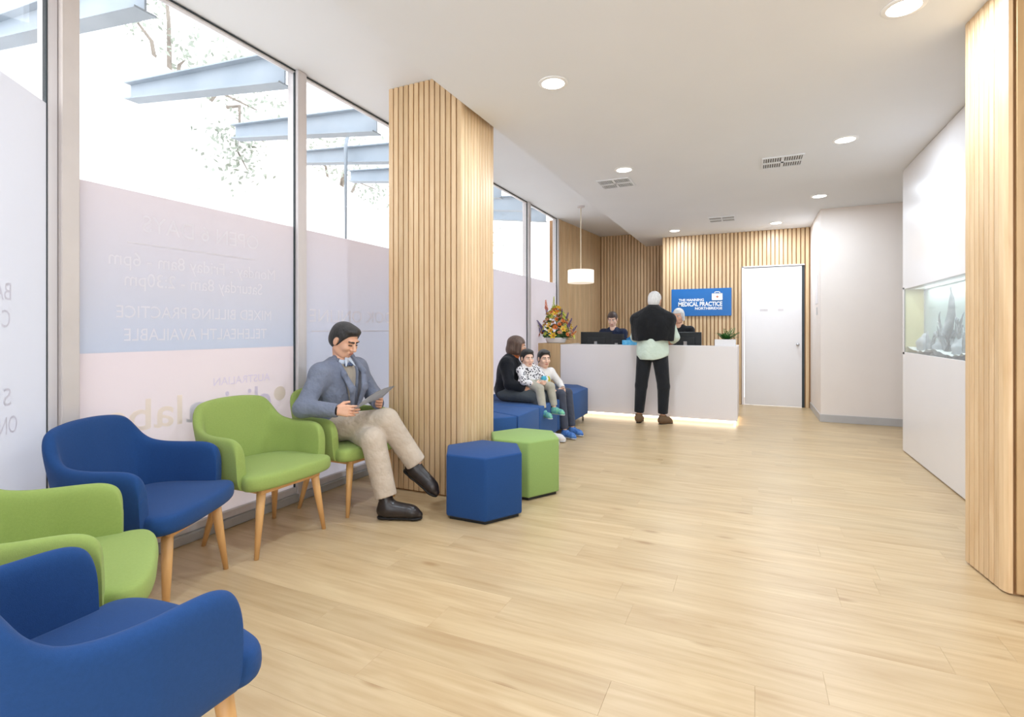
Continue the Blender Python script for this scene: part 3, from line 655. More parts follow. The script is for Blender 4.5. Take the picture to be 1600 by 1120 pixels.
#@PEOPLE
# ------------------------------------------------------------------ people: smooth implicit surfaces meshed on a grid
class Field:
    def __init__(s, lo, hi, h):
        s.lo = arr(lo); s.h = h; s.n = np.ceil((arr(hi)-s.lo)/h).astype(int)+1
        s.ax = [(s.lo[i]+np.arange(s.n[i])*h).astype(np.float32) for i in range(3)]
        s.d = np.full(s.n, 9.0, np.float32)
    def _reg(s, lo, hi):
        a = np.clip(np.floor((arr(lo)-s.lo)/s.h).astype(int), 0, s.n-1); b = np.clip(np.ceil((arr(hi)-s.lo)/s.h).astype(int)+1, 1, s.n)
        sl = tuple(slice(a[i], b[i]) for i in range(3))
        X, Y, Z = np.meshgrid(s.ax[0][sl[0]], s.ax[1][sl[1]], s.ax[2][sl[2]], indexing='ij')
        return sl, np.stack([X, Y, Z], -1)
    def _join(s, sl, d2, k, sub=False):
        d1 = s.d[sl]
        if sub: d1 = -d1
        if k <= 0: r = np.minimum(d1, d2)
        else:
            t = np.clip(.5+.5*(d2-d1)/k, 0, 1); r = d2*(1-t)+d1*t - k*t*(1-t)
        s.d[sl] = -r if sub else r
    def cap(s, a, b, ra, rb=None, k=.02, sub=False, flat=None):
        """tapered capsule; flat=(axis, factor) squashes it across an axis"""
        a, b = arr(a), arr(b); rb = ra if rb is None else rb; m = max(ra, rb)+k+3*s.h
        sl, P = s._reg(np.minimum(a, b)-m, np.maximum(a, b)+m)
        pa = P-a.astype(np.float32); ba = b-a; t = np.clip((pa@ba.astype(np.float32))/max(ba@ba, 1e-9), 0, 1)
        q = pa - t[..., None]*ba.astype(np.float32)
        if flat is not None:
            ax = arr(flat[0]); ax = ax/np.linalg.norm(ax); c = q@ax.astype(np.float32); q = q + (c*(1/flat[1]-1))[..., None]*ax.astype(np.float32)
        s._join(sl, np.linalg.norm(q, axis=-1) - (ra+(rb-ra)*t), k, sub); return s
    def ell(s, c, r, M=None, k=.02, sub=False):
        c, r = arr(c), arr(r); m = r.max()+k+3*s.h; sl, P = s._reg(c-m, c+m); q = P-c.astype(np.float32)
        if M is not None: q = q@np.asarray(M, np.float32)
        k0 = np.linalg.norm(q/r.astype(np.float32), axis=-1); k1 = np.linalg.norm(q/(r*r).astype(np.float32), axis=-1)+1e-9
        s._join(sl, k0*(k0-1)/k1, k, sub); return s
    def cut(s, p, n):
        """remove everything on the side n points to"""
        P = np.stack(np.meshgrid(*s.ax, indexing='ij'), -1); n = arr(n)/np.linalg.norm(n)
        s.d = np.maximum(s.d, ((P-arr(p).astype(np.float32))@n.astype(np.float32))); return s
    def cutfn(s, fn):
        P = np.stack(np.meshgrid(*s.ax, indexing='ij'), -1); s.d = np.maximum(s.d, fn(P).astype(np.float32)); return s
    def mesh(s):
        d = s.d; ins = d < 0; n = s.n
        c = [ins[i:n[0]-1+i, j:n[1]-1+j, k:n[2]-1+k] for i in (0, 1) for j in (0, 1) for k in (0, 1)]
        cnt = sum(x.astype(np.int8) for x in c); act = (cnt > 0) & (cnt < 8); idx = np.argwhere(act)
        if len(idx) == 0: return np.zeros((0, 3)), []
        acc = np.zeros((len(idx), 3)); w_ = np.zeros(len(idx))
        off = [(i, j, k) for i in (0, 1) for j in (0, 1) for k in (0, 1)]
        for e0 in off:
            for ax in range(3):
                if e0[ax]: continue
                e1 = list(e0); e1[ax] = 1
                a = d[idx[:, 0]+e0[0], idx[:, 1]+e0[1], idx[:, 2]+e0[2]]; b = d[idx[:, 0]+e1[0], idx[:, 1]+e1[1], idx[:, 2]+e1[2]]
                m = (a < 0) != (b < 0); t = np.where(m, a/np.where(m, a-b, 1), 0)
                p = np.tile(arr(e0), (len(idx), 1)); p[:, ax] += t; acc[m] += p[m]; w_[m] += 1
        V = s.lo + (idx + acc/w_[:, None])*s.h
        vid = np.full(act.shape, -1, np.int64); vid[tuple(idx.T)] = np.arange(len(idx)); F = []
        for ax in range(3):
            sl0 = [slice(None)]*3; sl1 = [slice(None)]*3; sl0[ax] = slice(0, n[ax]-1); sl1[ax] = slice(1, n[ax])
            A, B = ins[tuple(sl0)], ins[tuple(sl1)]; ch = np.argwhere(A != B); o1, o2 = [a for a in range(3) if a != ax]
            ch = ch[(ch[:, o1] > 0) & (ch[:, o2] > 0) & (ch[:, o1] < n[o1]-1) & (ch[:, o2] < n[o2]-1)]
            q = []
            for da, db in ((0, 0), (-1, 0), (-1, -1), (0, -1)):
                t = ch.copy(); t[:, o1] += da; t[:, o2] += db; q.append(vid[t[:, 0], t[:, 1], t[:, 2]])
            q = np.stack(q, 1); flip = A[tuple(ch.T)] if ax != 1 else ~A[tuple(ch.T)]
            q[flip] = q[flip][:, ::-1]; F.append(q)
        F = np.concatenate(F); F = F[(F >= 0).all(1)]
        return V, F

def join_meshes(L):
    V, Fs, o = [], [], 0
    for v, f in L:
        if len(v) == 0: continue
        V.append(v); Fs.append(np.asarray(f)+o); o += len(v)
    return np.concatenate(V), np.concatenate(Fs)

def put(name, vf, m, root, loc):
    v, f = vf; o = mesh_obj(name, v-arr(loc), f, m, root, True)
    bm = bmesh.new(); bm.from_mesh(o.data); bmesh.ops.recalc_face_normals(bm, faces=bm.faces[:]); bm.to_mesh(o.data); bm.free()
    return o

def unit(v): v = arr(v); return v/np.linalg.norm(v)

def frame(yaw, pitch=0.0, roll=0.0):
    """columns: forward, left, up; pitch > 0 looks down"""
    m = Matrix.Rotation(yaw, 3, 'Z') @ Matrix.Rotation(pitch, 3, 'Y') @ Matrix.Rotation(roll, 3, 'X')
    return np.array(m)

def head_mesh(c, M, s=1.0, h=.0035, female=False):
    """skin of the head in its own frame; c = centre between the ears, s = 1 for an adult head 0.235 high"""
    c = arr(c); L = lambda p: c + M@(arr(p)*s)
    f = Field(c-.16*s, c+.16*s, h)
    f.ell(L((-.012, 0, .035)), arr((.098, .076, .086))*s, M, 0); f.ell(L((.028, 0, -.03)), arr((.062, .060, .078))*s, M, .03*s)
    f.ell(L((.045, 0, -.085)), arr((.034, .034, .026))*s, M, .03*s)                      # chin
    f.cap(L((-.01, .05, -.06)), L((.04, .028, -.09)), .018*s, .016*s, .025*s); f.cap(L((-.01, -.05, -.06)), L((.04, -.028, -.09)), .018*s, .016*s, .025*s)
    f.cap(L((.082, -.035, .026)), L((.082, .035, .026)), .010*s, None, .018*s)           # brow
    for y in (-1, 1):
        f.ell(L((.102, .031*y, .008)), arr((.018, .018, .010))*s, M, .012*s, sub=True)   # socket
        f.ell(L((.066, .042*y, -.025)), arr((.022, .02, .022))*s, M, .02*s)              # cheek
        f.ell(L((-.008, .078*y, -.005)), arr((.019, .009, .032))*s, M, .006*s)           # ear
    f.cap(L((.090, 0, .015)), L((.112, 0, -.028)), .009*s, .0135*s, .012*s)              # nose
    f.cap(L((.096, -.012, -.033)), L((.096, .012, -.033)), .009*s, None, .008*s)
    f.cap(L((.086, -.018, -.058)), L((.086, .018, -.058)), .0085*s, None, .008*s); f.cap(L((.083, -.014, -.068)), L((.083, .014, -.068)), .0085*s, None, .006*s)
    f.cap(L((-.015, 0, -.03)), L((-.010, 0, -.085)), .048*s, .046*s, .03*s)               # neck stub
    return f.mesh()

def short_hair(hc, M, s, h=.004, fringe=0.0, name='hair'):
    hc = arr(hc); L = lambda p: hc + M@(arr(p)*s)
    f = Field(hc-.17*s, hc+.17*s, h); f.ell(L((-.012, 0, .040)), arr((.110, .087, .094))*s, M, 0); f.ell(L((-.045, 0, -.008)), arr((.075, .080, .072))*s, M, .025*s)
    f.cut(L((.070, 0, .062)), M@arr((.84, 0, -.54))); f.cut(L((-.03, 0, -.075)), M@arr((.12, 0, -1)))
    for y in (-1, 1): f.cap(L((.002, .09*y, -.02)), L((.004, .09*y, .012)), .024*s, .020*s, .004, sub=True)
    if fringe:
        f.ell(L((.044, .0, .092)), arr((.052, .066, .032))*s, M, .02*s)
    return f.mesh()

def face_bits(root, loc, c, M, s, brow='brow_dark', lip='lip', down=False):
    c = arr(c); L = lambda p: c + M@(arr(p)*s)
    for y in (-1, 1):
        if down:
            f = Field(L((.086, .031*y, .004))-.03*s, L((.086, .031*y, .004))+.03*s, .002); f.cap(L((.0905, .018*y, .000)), L((.084, .045*y, .001)), .004*s, .0032*s, 0); put('eyelashes', f.mesh(), brow, root, loc)
            f = Field(L((.09, .031*y, .027))-.04*s, L((.09, .031*y, .027))+.04*s, .002); f.cap(L((.0965, .013*y, .024)), L((.083, .052*y, .027)), .006*s, .004*s, 0); put('eyebrow', f.mesh(), brow, root, loc); continue
        f = Field(L((.086, .031*y, .008))-.03*s, L((.086, .031*y, .008))+.03*s, .002); f.ell(L((.079, .031*y, .007)), arr((.013, .0135, .0085 if not down else .006))*s, M, 0); e = put('eye', f.mesh(), 'eye_white', root, loc)
        f = Field(L((.088, .031*y, .008))-.02*s, L((.088, .031*y, .008))+.02*s, .0015); f.ell(L((.088, .031*y, .0065 if not down else .003)), arr((.005, .0062, .0062 if not down else .0045))*s, M, 0); put('iris', f.mesh(), 'eye_dark', e, (0, 0, 0)); e.children[0].location = -arr(loc)
        f = Field(L((.09, .031*y, .027))-.04*s, L((.09, .031*y, .027))+.04*s, .002); f.cap(L((.096, .014*y, .026)), L((.083, .05*y, .029)), .005*s, .0035*s, 0); put('eyebrow', f.mesh(), brow, root, loc)
    f = Field(L((.09, 0, -.062))-.035*s, L((.09, 0, -.062))+.035*s, .002); f.cap(L((.091, -.016, -.059)), L((.091, .016, -.059)), .0055*s, None, 0); f.cap(L((.089, -.012, -.067)), L((.089, .012, -.067)), .0058*s, None, .003); put('lips', f.mesh(), lip, root, loc)

def hand_mesh(w_, d, t, n, s=1.0, curl=.5, h=.003, spread=.0):
    """w_ wrist, d finger direction, t thumb side, n palm side; unequal fingers bent towards n"""
    w_ = arr(w_); d = unit(d); t = unit(arr(t)-d*np.dot(t, d)); n = unit(arr(n)-d*np.dot(n, d)-t*np.dot(n, t))
    c = w_ + d*.09*s; f = Field(c-.15*s, c+.15*s, h)
    f.cap(w_-d*.045*s, w_+d*.01*s, .025*s, .024*s, 0, flat=(n, .8))
    bases = [(.030, .072, .0088), (.010, .080, .0092), (-.010, .075, .0088), (-.028, .058, .0078)]
    for o, L_, r in bases:
        k0 = w_ + d*(.085-abs(o-.005)*.25)*s + t*o*s
        f.cap(w_+d*.01*s+t*o*.6*s, k0, .0135*s, .0115*s, .014*s)
        p = k0; ang = curl*.6
        for seg, fr_ in enumerate((.45, .31, .24)):
            dv = unit(d*math.cos(ang)+n*math.sin(ang)+t*o*spread); q = p + dv*L_*fr_*s
            f.cap(p, q, r*s*(1-.08*seg), r*s*(.93-.08*seg), .004*s); p = q; ang += curl
    p = w_ + d*.022*s + t*.022*s; dv = unit(d*.62+t*.62+n*.35)
    q = p + dv*.042*s; f.cap(p, q, .0145*s, .0115*s, .012*s); dv2 = unit(d*.9+t*.25+n*.35); f.cap(q, q+dv2*.034*s, .0108*s, .0085*s, .004*s)
    return f.mesh()

def bbox(pts, m): P = np.array(pts); return P.min(0)-m, P.max(0)+m

def torso_into(f, J, T, s, add=0.0, k=.06, belly=1.0):
    """T columns forward, left, up; pelvis, chest and shoulders of one trunk"""
    p, ch, nk = J['pelvis'], J['chest'], J['neck']; mid = (p+ch)/2
    f.ell(p, (arr((.115, .165, .12))*s+add), T, 0); f.ell(mid, (arr((.108*belly, .145*belly, .17))*s+add), T, k); f.ell(ch, (arr((.115, .165, .17))*s+add), T, k)
    for a in ('sR', 'sL'): f.cap(nk*.55+ch*.45+(J[a]-nk)*.15, J[a], .058*s+add, .052*s+add, k*.8)
    f.cap(ch, nk-(nk-ch)*.15, .075*s+add, .052*s+add, k)

def limb(f, a, b, c, ra, rb, rc, k=.03): f.cap(a, b, ra, rb, k); f.cap(b, c, rb, rc, k*.6)

def sole_shoe(name, ank, toe, m, root, loc, s=1.0, h=.005, boot=False, sole='sole'):
    """shoe from the ankle joint to the toe tip"""
    ank, toe = arr(ank), arr(toe); dn = toe-ank; fw = unit(toe-ank); side = unit(np.cross((0, 0, 1), fw)); up = unit(np.cross(fw, side))
    fwd = unit(dn - np.array((0, 0, 1))*0); lo, hi = bbox([ank, toe], .16*s); f = Field(lo, hi, h)
    heel = ank - unit(arr((fw[0], fw[1], 0)))*.035*s - arr((0, 0, .045))*s
    return f, heel

def shoe(ank, toe, upv, m, root, loc, s=1.0, boot=False, h=.005, sole=None, shaft=None):
    """ank: ankle joint, toe: tip of the shoe, upv: up direction of the foot"""
    ank, toe, upv = arr(ank), arr(toe), unit(upv)
    base = ank - upv*.062*s; fw = toe-base; fw = unit(fw-upv*np.dot(fw, upv)); side = np.cross(upv, fw); Lf = np.dot(toe-base, fw)
    M = np.stack([fw, side, upv], 1); lo, hi = bbox([ank+upv*.12*s, toe, base-fw*.09*s], .09*s); f = Field(lo, hi, h)
    heel = base - fw*.035*s
    f.cap(heel+upv*.012*s, base+fw*.02*s+upv*.012*s, .034*s, .036*s, 0); f.cap(base+fw*.02*s+upv*.008*s, base+fw*(Lf-.06*s)+upv*.002*s, .036*s, .038*s, .02)
    f.cap(base+fw*(Lf-.06*s)+upv*.002*s, base+fw*(Lf-.022*s)-upv*.010*s, .037*s, .022*s, .02)
    f.cap(base+upv*.035*s, base+fw*(Lf*.55)+upv*.020*s, .044*s, .030*s, .04)
    sh = upv if shaft is None else unit(shaft); f.cap(base-fw*.008*s+upv*.03*s, ank+sh*(.09 if boot else .01)*s, .042*s, .044*s, .03)
    f.cut(base-upv*.028*s, -upv); f.cut(ank+sh*(.085 if boot else .02)*s, sh)
    o = put('shoe', f.mesh(), m, root, loc)
    g = Field(lo, hi, h)
    g.cap(heel+upv*-.02*s, base+fw*.02*s-upv*.02*s, .032*s, .032*s, 0); g.cap(base+fw*.02*s-upv*.02*s, base+fw*(Lf-.05*s)-upv*.02*s, .030*s, .038*s, .02); g.cap(base+fw*(Lf-.05*s)-upv*.02*s, base+fw*(Lf-.030*s)-upv*.02*s, .037*s, .028*s, .02)
    g.cut(base-upv*.022*s, upv); g.cut(base-upv*.036*s, -upv)
    so = put('sole', g.mesh(), sole or 'sole', o, (0, 0, 0)); so.location = -arr(loc)
    return o

MT['skin_a'] = surf('skin_light', (226, 176, 146), .5, (216, 160, 130), 12, bump=.05); MT['skin_b'] = surf('skin_fair', (238, 198, 174), .5, (230, 184, 160), 12, bump=.05)
MT['skin_c'] = surf('skin_tan', (216, 164, 130), .5, (206, 150, 118), 12, bump=.05)
MT['lip'] = surf('lip', (204, 136, 122), .45); MT['eye_white'] = surf('eye_white', (236, 232, 228), .3); MT['eye_dark'] = surf('iris', (40, 28, 22), .2)
def hair_mat(name, c, c2): return surf(name, c, .5, c2, 60, 3, (1, 1, .25), bump=.7, bscale=160, sheen=.1)
MT['hair_black'] = hair_mat('hair_black', (28, 26, 25), (44, 40, 38)); MT['hair_brown'] = hair_mat('hair_brown', (78, 58, 48), (100, 76, 62)); MT['hair_dark'] = hair_mat('hair_dark_brown', (52, 36, 30), (72, 50, 42)); MT['hair_white'] = hair_mat('hair_white', (226, 222, 218), (200, 196, 192)); MT['hair_grey'] = hair_mat('hair_grey', (196, 190, 184), (168, 162, 156))
MT['brow_dark'] = surf('brow_dark', (40, 32, 28), .7); MT['brow_grey'] = surf('brow_grey', (170, 160, 152), .7)
def cloth(name, c, c2=None, bs=14, b=.5): return surf(name, c, .85, c2 or tuple(v*.9 for v in c), 5, 4, bump=b, bscale=bs, sheen=.12, spec=.2, bdist=.03)
MT['jacket'] = cloth('blue_grey_tweed', (124, 130, 146), (108, 114, 132), 22, .45); MT['vest'] = cloth('beige_knit', (176, 166, 152)); MT['collar'] = cloth('pale_blue_cotton', (200, 210, 226)); MT['tie'] = cloth('slate_tie', (78, 92, 122)); MT['chino'] = cloth('beige_chino', (198, 182, 164), (184, 168, 150), 18, .5)
MT['boot'] = surf('dark_leather', (46, 38, 36), .32, (36, 30, 28), 20, bump=.1); MT['sole'] = surf('dark_sole', (26, 22, 20), .7); MT['sock'] = cloth('dark_sock', (40, 30, 28))
MT['paper'] = surf('printed_paper', (214, 216, 222), .6, (196, 200, 208), 18)
MT['black_knit'] = cloth('black_knit', (28, 30, 36)); MT['charcoal'] = cloth('charcoal_trousers', (84, 90, 94)); MT['navy'] = cloth('navy_cloth', (34, 42, 66)); MT['black_cloth'] = cloth('black_cloth', (26, 26, 28)); MT['mint'] = cloth('pale_mint_cotton', (214, 226, 210), (200, 214, 198)); MT['black_trs'] = cloth('black_trousers', (34, 36, 40)); MT['brown_shoe'] = surf('brown_suede', (110, 84, 58), .8)
MT['white_tee'] = cloth('white_cotton', (236, 230, 226)); MT['stone'] = cloth('stone_trousers', (186, 180, 164)); MT['slate'] = cloth('slate_trousers', (74, 78, 92)); MT['blue_shoe'] = surf('blue_trainer', (44, 84, 160), .6, (90, 140, 200), 40); MT['teal_shoe'] = surf('teal_trainer', (70, 130, 160), .6, (130, 200, 150), 40); MT['white_sole'] = surf('pale_sole', (214, 214, 214), .7)
MT['orange_cloth'] = cloth('orange_scarf', (206, 112, 60)); MT['yellow_print'] = surf('yellow_print', (206, 196, 70), .8); MT['cyan_print'] = surf('blue_toy_plastic', (70, 170, 196), .5)
def patterned():
    m, nt, b = new_mat('black_white_print'); tc = N(nt, 'ShaderNodeTexCoord'); vo = N(nt, 'ShaderNodeTexVoronoi'); vo.inputs['Scale'].default_value = 42
    nt.links.new(tc.outputs['Object'], vo.inputs['Vector']); cr = N(nt, 'ShaderNodeValToRGB'); cr.color_ramp.interpolation = 'CONSTANT'; cr.color_ramp.elements[0].color = lin((60, 58, 66)); cr.color_ramp.elements[1].position = .38; cr.color_ramp.elements[1].color = lin((226, 222, 222))
    nt.links.new(vo.outputs['Distance'], cr.inputs[0]); nt.links.new(cr.outputs[0], b.inputs['Base Color']); b.inputs['Roughness'].default_value = .9
    return m
MT['print_tee'] = patterned()

def Jd(**k): return {a: arr(v) for a, v in k.items()}

def body_mesh(J, T, s, Mh, headc, hs, hands, h=.011, fine=.0035, hh=.003, legs=True, limbs=True):
    lo, hi = bbox([J[k] for k in J], .2*s); f = Field(lo, hi, h)
    torso_into(f, J, T, s*.88, 0)
    f.cap(J['neck']-(J['neck']-J['chest'])*.1, arr(headc)-Mh[:, 2]*.07*hs-Mh[:, 0]*.02*hs, .056*s, .050*s, .03)
    for a in 'RL':
        if limbs: limb(f, J['s'+a], J['e'+a], J['w'+a], .040*s, .034*s, .025*s)
        if legs and 'k'+a in J: limb(f, J['h'+a], J['k'+a], J['a'+a], .068*s, .046*s, .034*s)
    L = [f.mesh(), head_mesh(headc, Mh, hs, fine)]
    for hd in hands: L.append(hand_mesh(**hd, h=hh))
    return join_meshes(L)

# ---- man reading in the armchair
def seated_man():
    loc = (-2.60, 2.88, 0); root = thing('person', 'dark haired man in grey blazer reading a paper, legs crossed', 'person', loc)
    J = Jd(pelvis=(-2.72, 2.89, .56), chest=(-2.715, 2.87, .86), neck=(-2.665, 2.865, 1.025), sR=(-2.70, 2.70, .945), sL=(-2.695, 3.055, .965), eR=(-2.685, 2.535, .735), wR=(-2.475, 2.60, .722),
           eL=(-2.62, 3.16, .745), wL=(-2.47, 3.02, .715), hR=(-2.70, 2.80, .555), hL=(-2.70, 2.98, .545), kR=(-2.265, 2.862, .632), kL=(-2.30, 2.765, .515), aR=(-2.105, 2.985, .325), aL=(-2.185, 2.768, .115))
    fw = unit((1, -.06, 0)); T = np.stack([unit((1, -.06, -.15)), unit((.06, 1, .05)), unit((.15, 0, 1))], 1)
    Mh = frame(math.radians(0), math.radians(23), 0); hc = arr((-2.637, 2.862, 1.172)); hs = 1.0
    hR = dict(w_=J['wR'], d=(.86, .50, -.05), t=(.1, .2, 1), n=(-.4, .85, .1), curl=.42); hL = dict(w_=J['wL'], d=(.80, -.55, .12), t=(.2, .1, 1), n=(-.5, -.8, .1), curl=.55)
    put('body', body_mesh(J, T, 1.0, Mh, hc, hs, [hR, hL]), 'skin_a', root, loc)
    face_bits(root, loc, hc, Mh, hs, down=True)
    # hair: cap over the skull, cut along the hairline
    L = lambda p: hc + Mh@arr(p)
    put('hair', short_hair(hc, Mh, hs, .004, 1), 'hair_black', root, loc)
    # shirt / knitted vest under the jacket
    lo, hi = bbox([J['pelvis'], J['chest'], J['neck'], J['sR'], J['sL']], .24); f = Field(lo, hi, .008); torso_into(f, J, T, 1.0, .004); put('knitted_vest', f.mesh(), 'vest', root, loc)
    # shirt collar
    nb = arr((-2.668, 2.864, 1.038)); f = Field(nb-.15, nb+.15, .004)
    f.ell(nb-arr((.008, 0, .012)), (.074, .074, .040), T, 0); f.ell(nb+arr((0, 0, .012)), (.058, .058, .08), T, .004, sub=True); f.cut(nb+arr((.02, 0, .028)), (.5, 0, 1))
    for y in (-1, 1): f.cap(nb+arr((.062, .012*y, .005)), nb+arr((.085, .045*y, -.045)), .018, .006, .008, flat=((1, 0, .5), .45))
    put('shirt_collar', f.mesh(), 'collar', root, loc)
    f = Field(nb-.2, nb+.2, .004); f.ell(nb+arr((.070, 0, -.034)), (.013, .014, .014), T, 0)
    for y in (-1, 1): f.ell(nb+arr((.070, .026*y, -.036)), (.010, .020, .013), T, .006)
    put('bow_tie', f.mesh(), 'tie', root, loc)
    # jacket with open front
    lo, hi = bbox([J[k] for k in ('pelvis', 'neck', 'sR', 'sL', 'eR', 'wR', 'eL', 'wL')], .2); f = Field(lo, hi, .008)
    torso_into(f, J, T, 1.0, .020, .07); f.cap(J['pelvis']+arr((-.02, -.10, -.02)), J['pelvis']+arr((.06, -.15, -.05)), .055, .05, .05)
    for a in 'RL': limb(f, J['s'+a], J['e'+a], J['w'+a], .066, .060, .046, .05)
    f.cap(J['eR']+arr((0, 0, -.0)), J['eR']+arr((-.015, -.01, -.012)), .058, .05, .02)
    base = J['pelvis']; Ti = T.astype(np.float32)
    def opening(P):
        q = (P-base.astype(np.float32))@Ti; wdt = .006 + np.clip((q[..., 2]-.10)/.36, 0, 1)*.080 + np.clip((.05-q[..., 2])/.2, 0, 1)*.11
        return np.minimum(np.minimum(q[..., 0]-.02, wdt-np.abs(q[..., 1]-.012)), .52-q[..., 2])
    f.cutfn(opening); f.cut(J['wR']+unit(J['wR']-J['eR'])*.0, unit(J['wR']-J['eR'])) if False else None
    f.cap(nb+arr((-.01, 0, .0)), nb+arr((0, 0, .10)), .066, .06, .004, sub=True)
    for a in 'RL':
        dv = unit(J['w'+a]-J['e'+a]); f.cap(J['w'+a]+dv*.075, J['w'+a]+dv*.2, .07, .07, .0, sub=True)
    put('blazer', f.mesh(), 'jacket', root, loc)
    # lapels and the rolled collar
    f = Field(lo, hi, .006); W = lambda x, y, z: base + T@arr((x, y, z))
    for y in (-1, 1):
        f.cap(W(.128, .016*y+.012, .11), W(.142, .060*y+.012, .30), .010, .030, .004, flat=(T[:, 0], .38)); f.cap(W(.142, .060*y+.012, .30), W(.085, .094*y+.008, .400), .030, .024, .01, flat=(T[:, 0]+T[:, 2]*.3, .42)); f.cap(W(.085, .094*y+.008, .400), W(-.03, .080*y, .492), .022, .020, .01)
    f.cap(W(-.03, .080, .492), W(-.075, 0, .515), .022, None, .01); f.cap(W(-.03, -.080, .492), W(-.075, 0, .515), .022, None, .01)
    put('lapel', f.mesh(), 'jacket', root, loc)
    dv = unit(J['wR']-J['eR']); f = Field(J['wR']-.06, J['wR']+.06, .003); f.cap(J['wR']+dv*.010, J['wR']+dv*.016, .030, .029, 0, flat=((0, 1, 0), .9)); f.cut(J['wR']+dv*.020, dv); f.cut(J['wR']+dv*.006, -dv); put('wrist_band', f.mesh(), 'sock', root, loc)
    # trousers
    lo, hi = bbox([J[k] for k in ('pelvis', 'hR', 'hL', 'kR', 'kL', 'aR', 'aL')], .17); f = Field(lo, hi, .008)
    f.ell(J['pelvis']+arr((.01, 0, -.015)), (.14, .175, .11), T, 0)
    for a, kk in (('L', 0), ('R', .012)):
        g = Field(lo, hi, .008); limb(g, J['h'+a], J['k'+a], J['a'+a]+(J['k'+a]-J['a'+a])*.02, .100, .080, .066, .03); g.cap(J['k'+a], J['a'+a], .074, .066, .02)
        g.cut(J['a'+a]+unit(J['k'+a]-J['a'+a])*(.035 if a == 'L' else .005), J['a'+a]-J['k'+a]); f._join((slice(None),)*3, g.d, .02)
    put('trousers', f.mesh(), 'chino', root, loc)
    shoe(J['aR']-arr((-.004, 0, .004)), (-1.908, 2.99, .170), unit((.50, .0, .86)), 'boot', root, loc, 1.05, True, .005, shaft=J['kR']-J['aR'])
    shoe((-2.180, 2.768, .112), (-1.965, 2.855, .05), (0, 0, 1), 'boot', root, loc, 1.08, True, .005, shaft=J['kL']-J['aL'])
    # paper sheet held in both hands, slightly bent
    u0 = arr((-2.365, 2.645, .725)); u1 = arr((-2.345, 2.945, .79)); up = unit((-.30, .05, .06)); bm = bmesh.new(); n1, n2 = 14, 8; g = []
    ex = u1-u0; dpt = arr((.12, -.02, .085))
    for i in range(n1):
        r_ = []
        for j in range(n2):
            p = u0 + ex*(i/(n1-1)) + dpt*(j/(n2-1)-.35)*1.3 + arr((0, 0, .018))*math.sin(PI*i/(n1-1)); r_.append(bm.verts.new(p))
        g.append(r_)
    for i in range(n1-1):
        for j in range(n2-1): bm.faces.new((g[i][j], g[i+1][j], g[i+1][j+1], g[i][j+1]))
    bmesh.ops.solidify(bm, geom=bm.faces[:], thickness=.0012)
    tag(bm_obj('paper_sheet', bm, 'paper', None, True), 'pale printed paper held by the seated man', 'paper')
seated_man()

def trousers_into(J, s, r, hems, h=.010, pel=(.135, .17, .11), T=None):
    lo, hi = bbox([J[k] for k in J if k[0] in 'hka' or k == 'pelvis'], .18*s); f = Field(lo, hi, h)
    f.ell(J['pelvis'], arr(pel)*s, T, 0)
    for a in 'RL':
        g = Field(lo, hi, h); limb(g, J['h'+a], J['k'+a], J['a'+a], r[0], r[1], r[2], .03*s); g.cut(J['a'+a]+unit(J['k'+a]-J['a'+a])*hems, J['a'+a]-J['k'+a]); f._join((slice(None),)*3, g.d, .02*s)
    return f.mesh()

def top_into(J, T, s, add, sleeve, r, h=.009, belly=1.0, low=0.0, neckcut=.02, extra=None):
    """sleeve: 1 = to the wrist, 0.5 = to the elbow"""
    lo, hi = bbox([J[k] for k in ('pelvis', 'chest', 'neck', 'sR', 'sL', 'eR', 'eL', 'wR', 'wL')], .2*s); f = Field(lo, hi, h); torso_into(f, J, T, s, add, .06*s, belly)
    for a in 'RL':
        if sleeve >= .99:
            limb(f, J['s'+a], J['e'+a], J['w'+a], *r, .04*s); dv = unit(J['w'+a]-J['e'+a]); f.cap(J['w'+a]-dv*.008, J['w'+a]+dv*.09*s, .06*s, None, 0, sub=True)
        elif sleeve > .5:
            e = J['e'+a]+(J['w'+a]-J['e'+a])*(sleeve-.5)*2; limb(f, J['s'+a], J['e'+a], e, r[0], r[1], r[1]*.92, .04*s)
        else: f.cap(J['s'+a], J['s'+a]+(J['e'+a]-J['s'+a])*sleeve*2, r[0], r[1]*1.1, .04*s)
    if extra: extra(f)
    f.cap(J['neck']-T[:, 2]*.0, J['neck']+T[:, 2]*.14*s, .058*s, .06*s, .004, sub=True)
    return f.mesh()

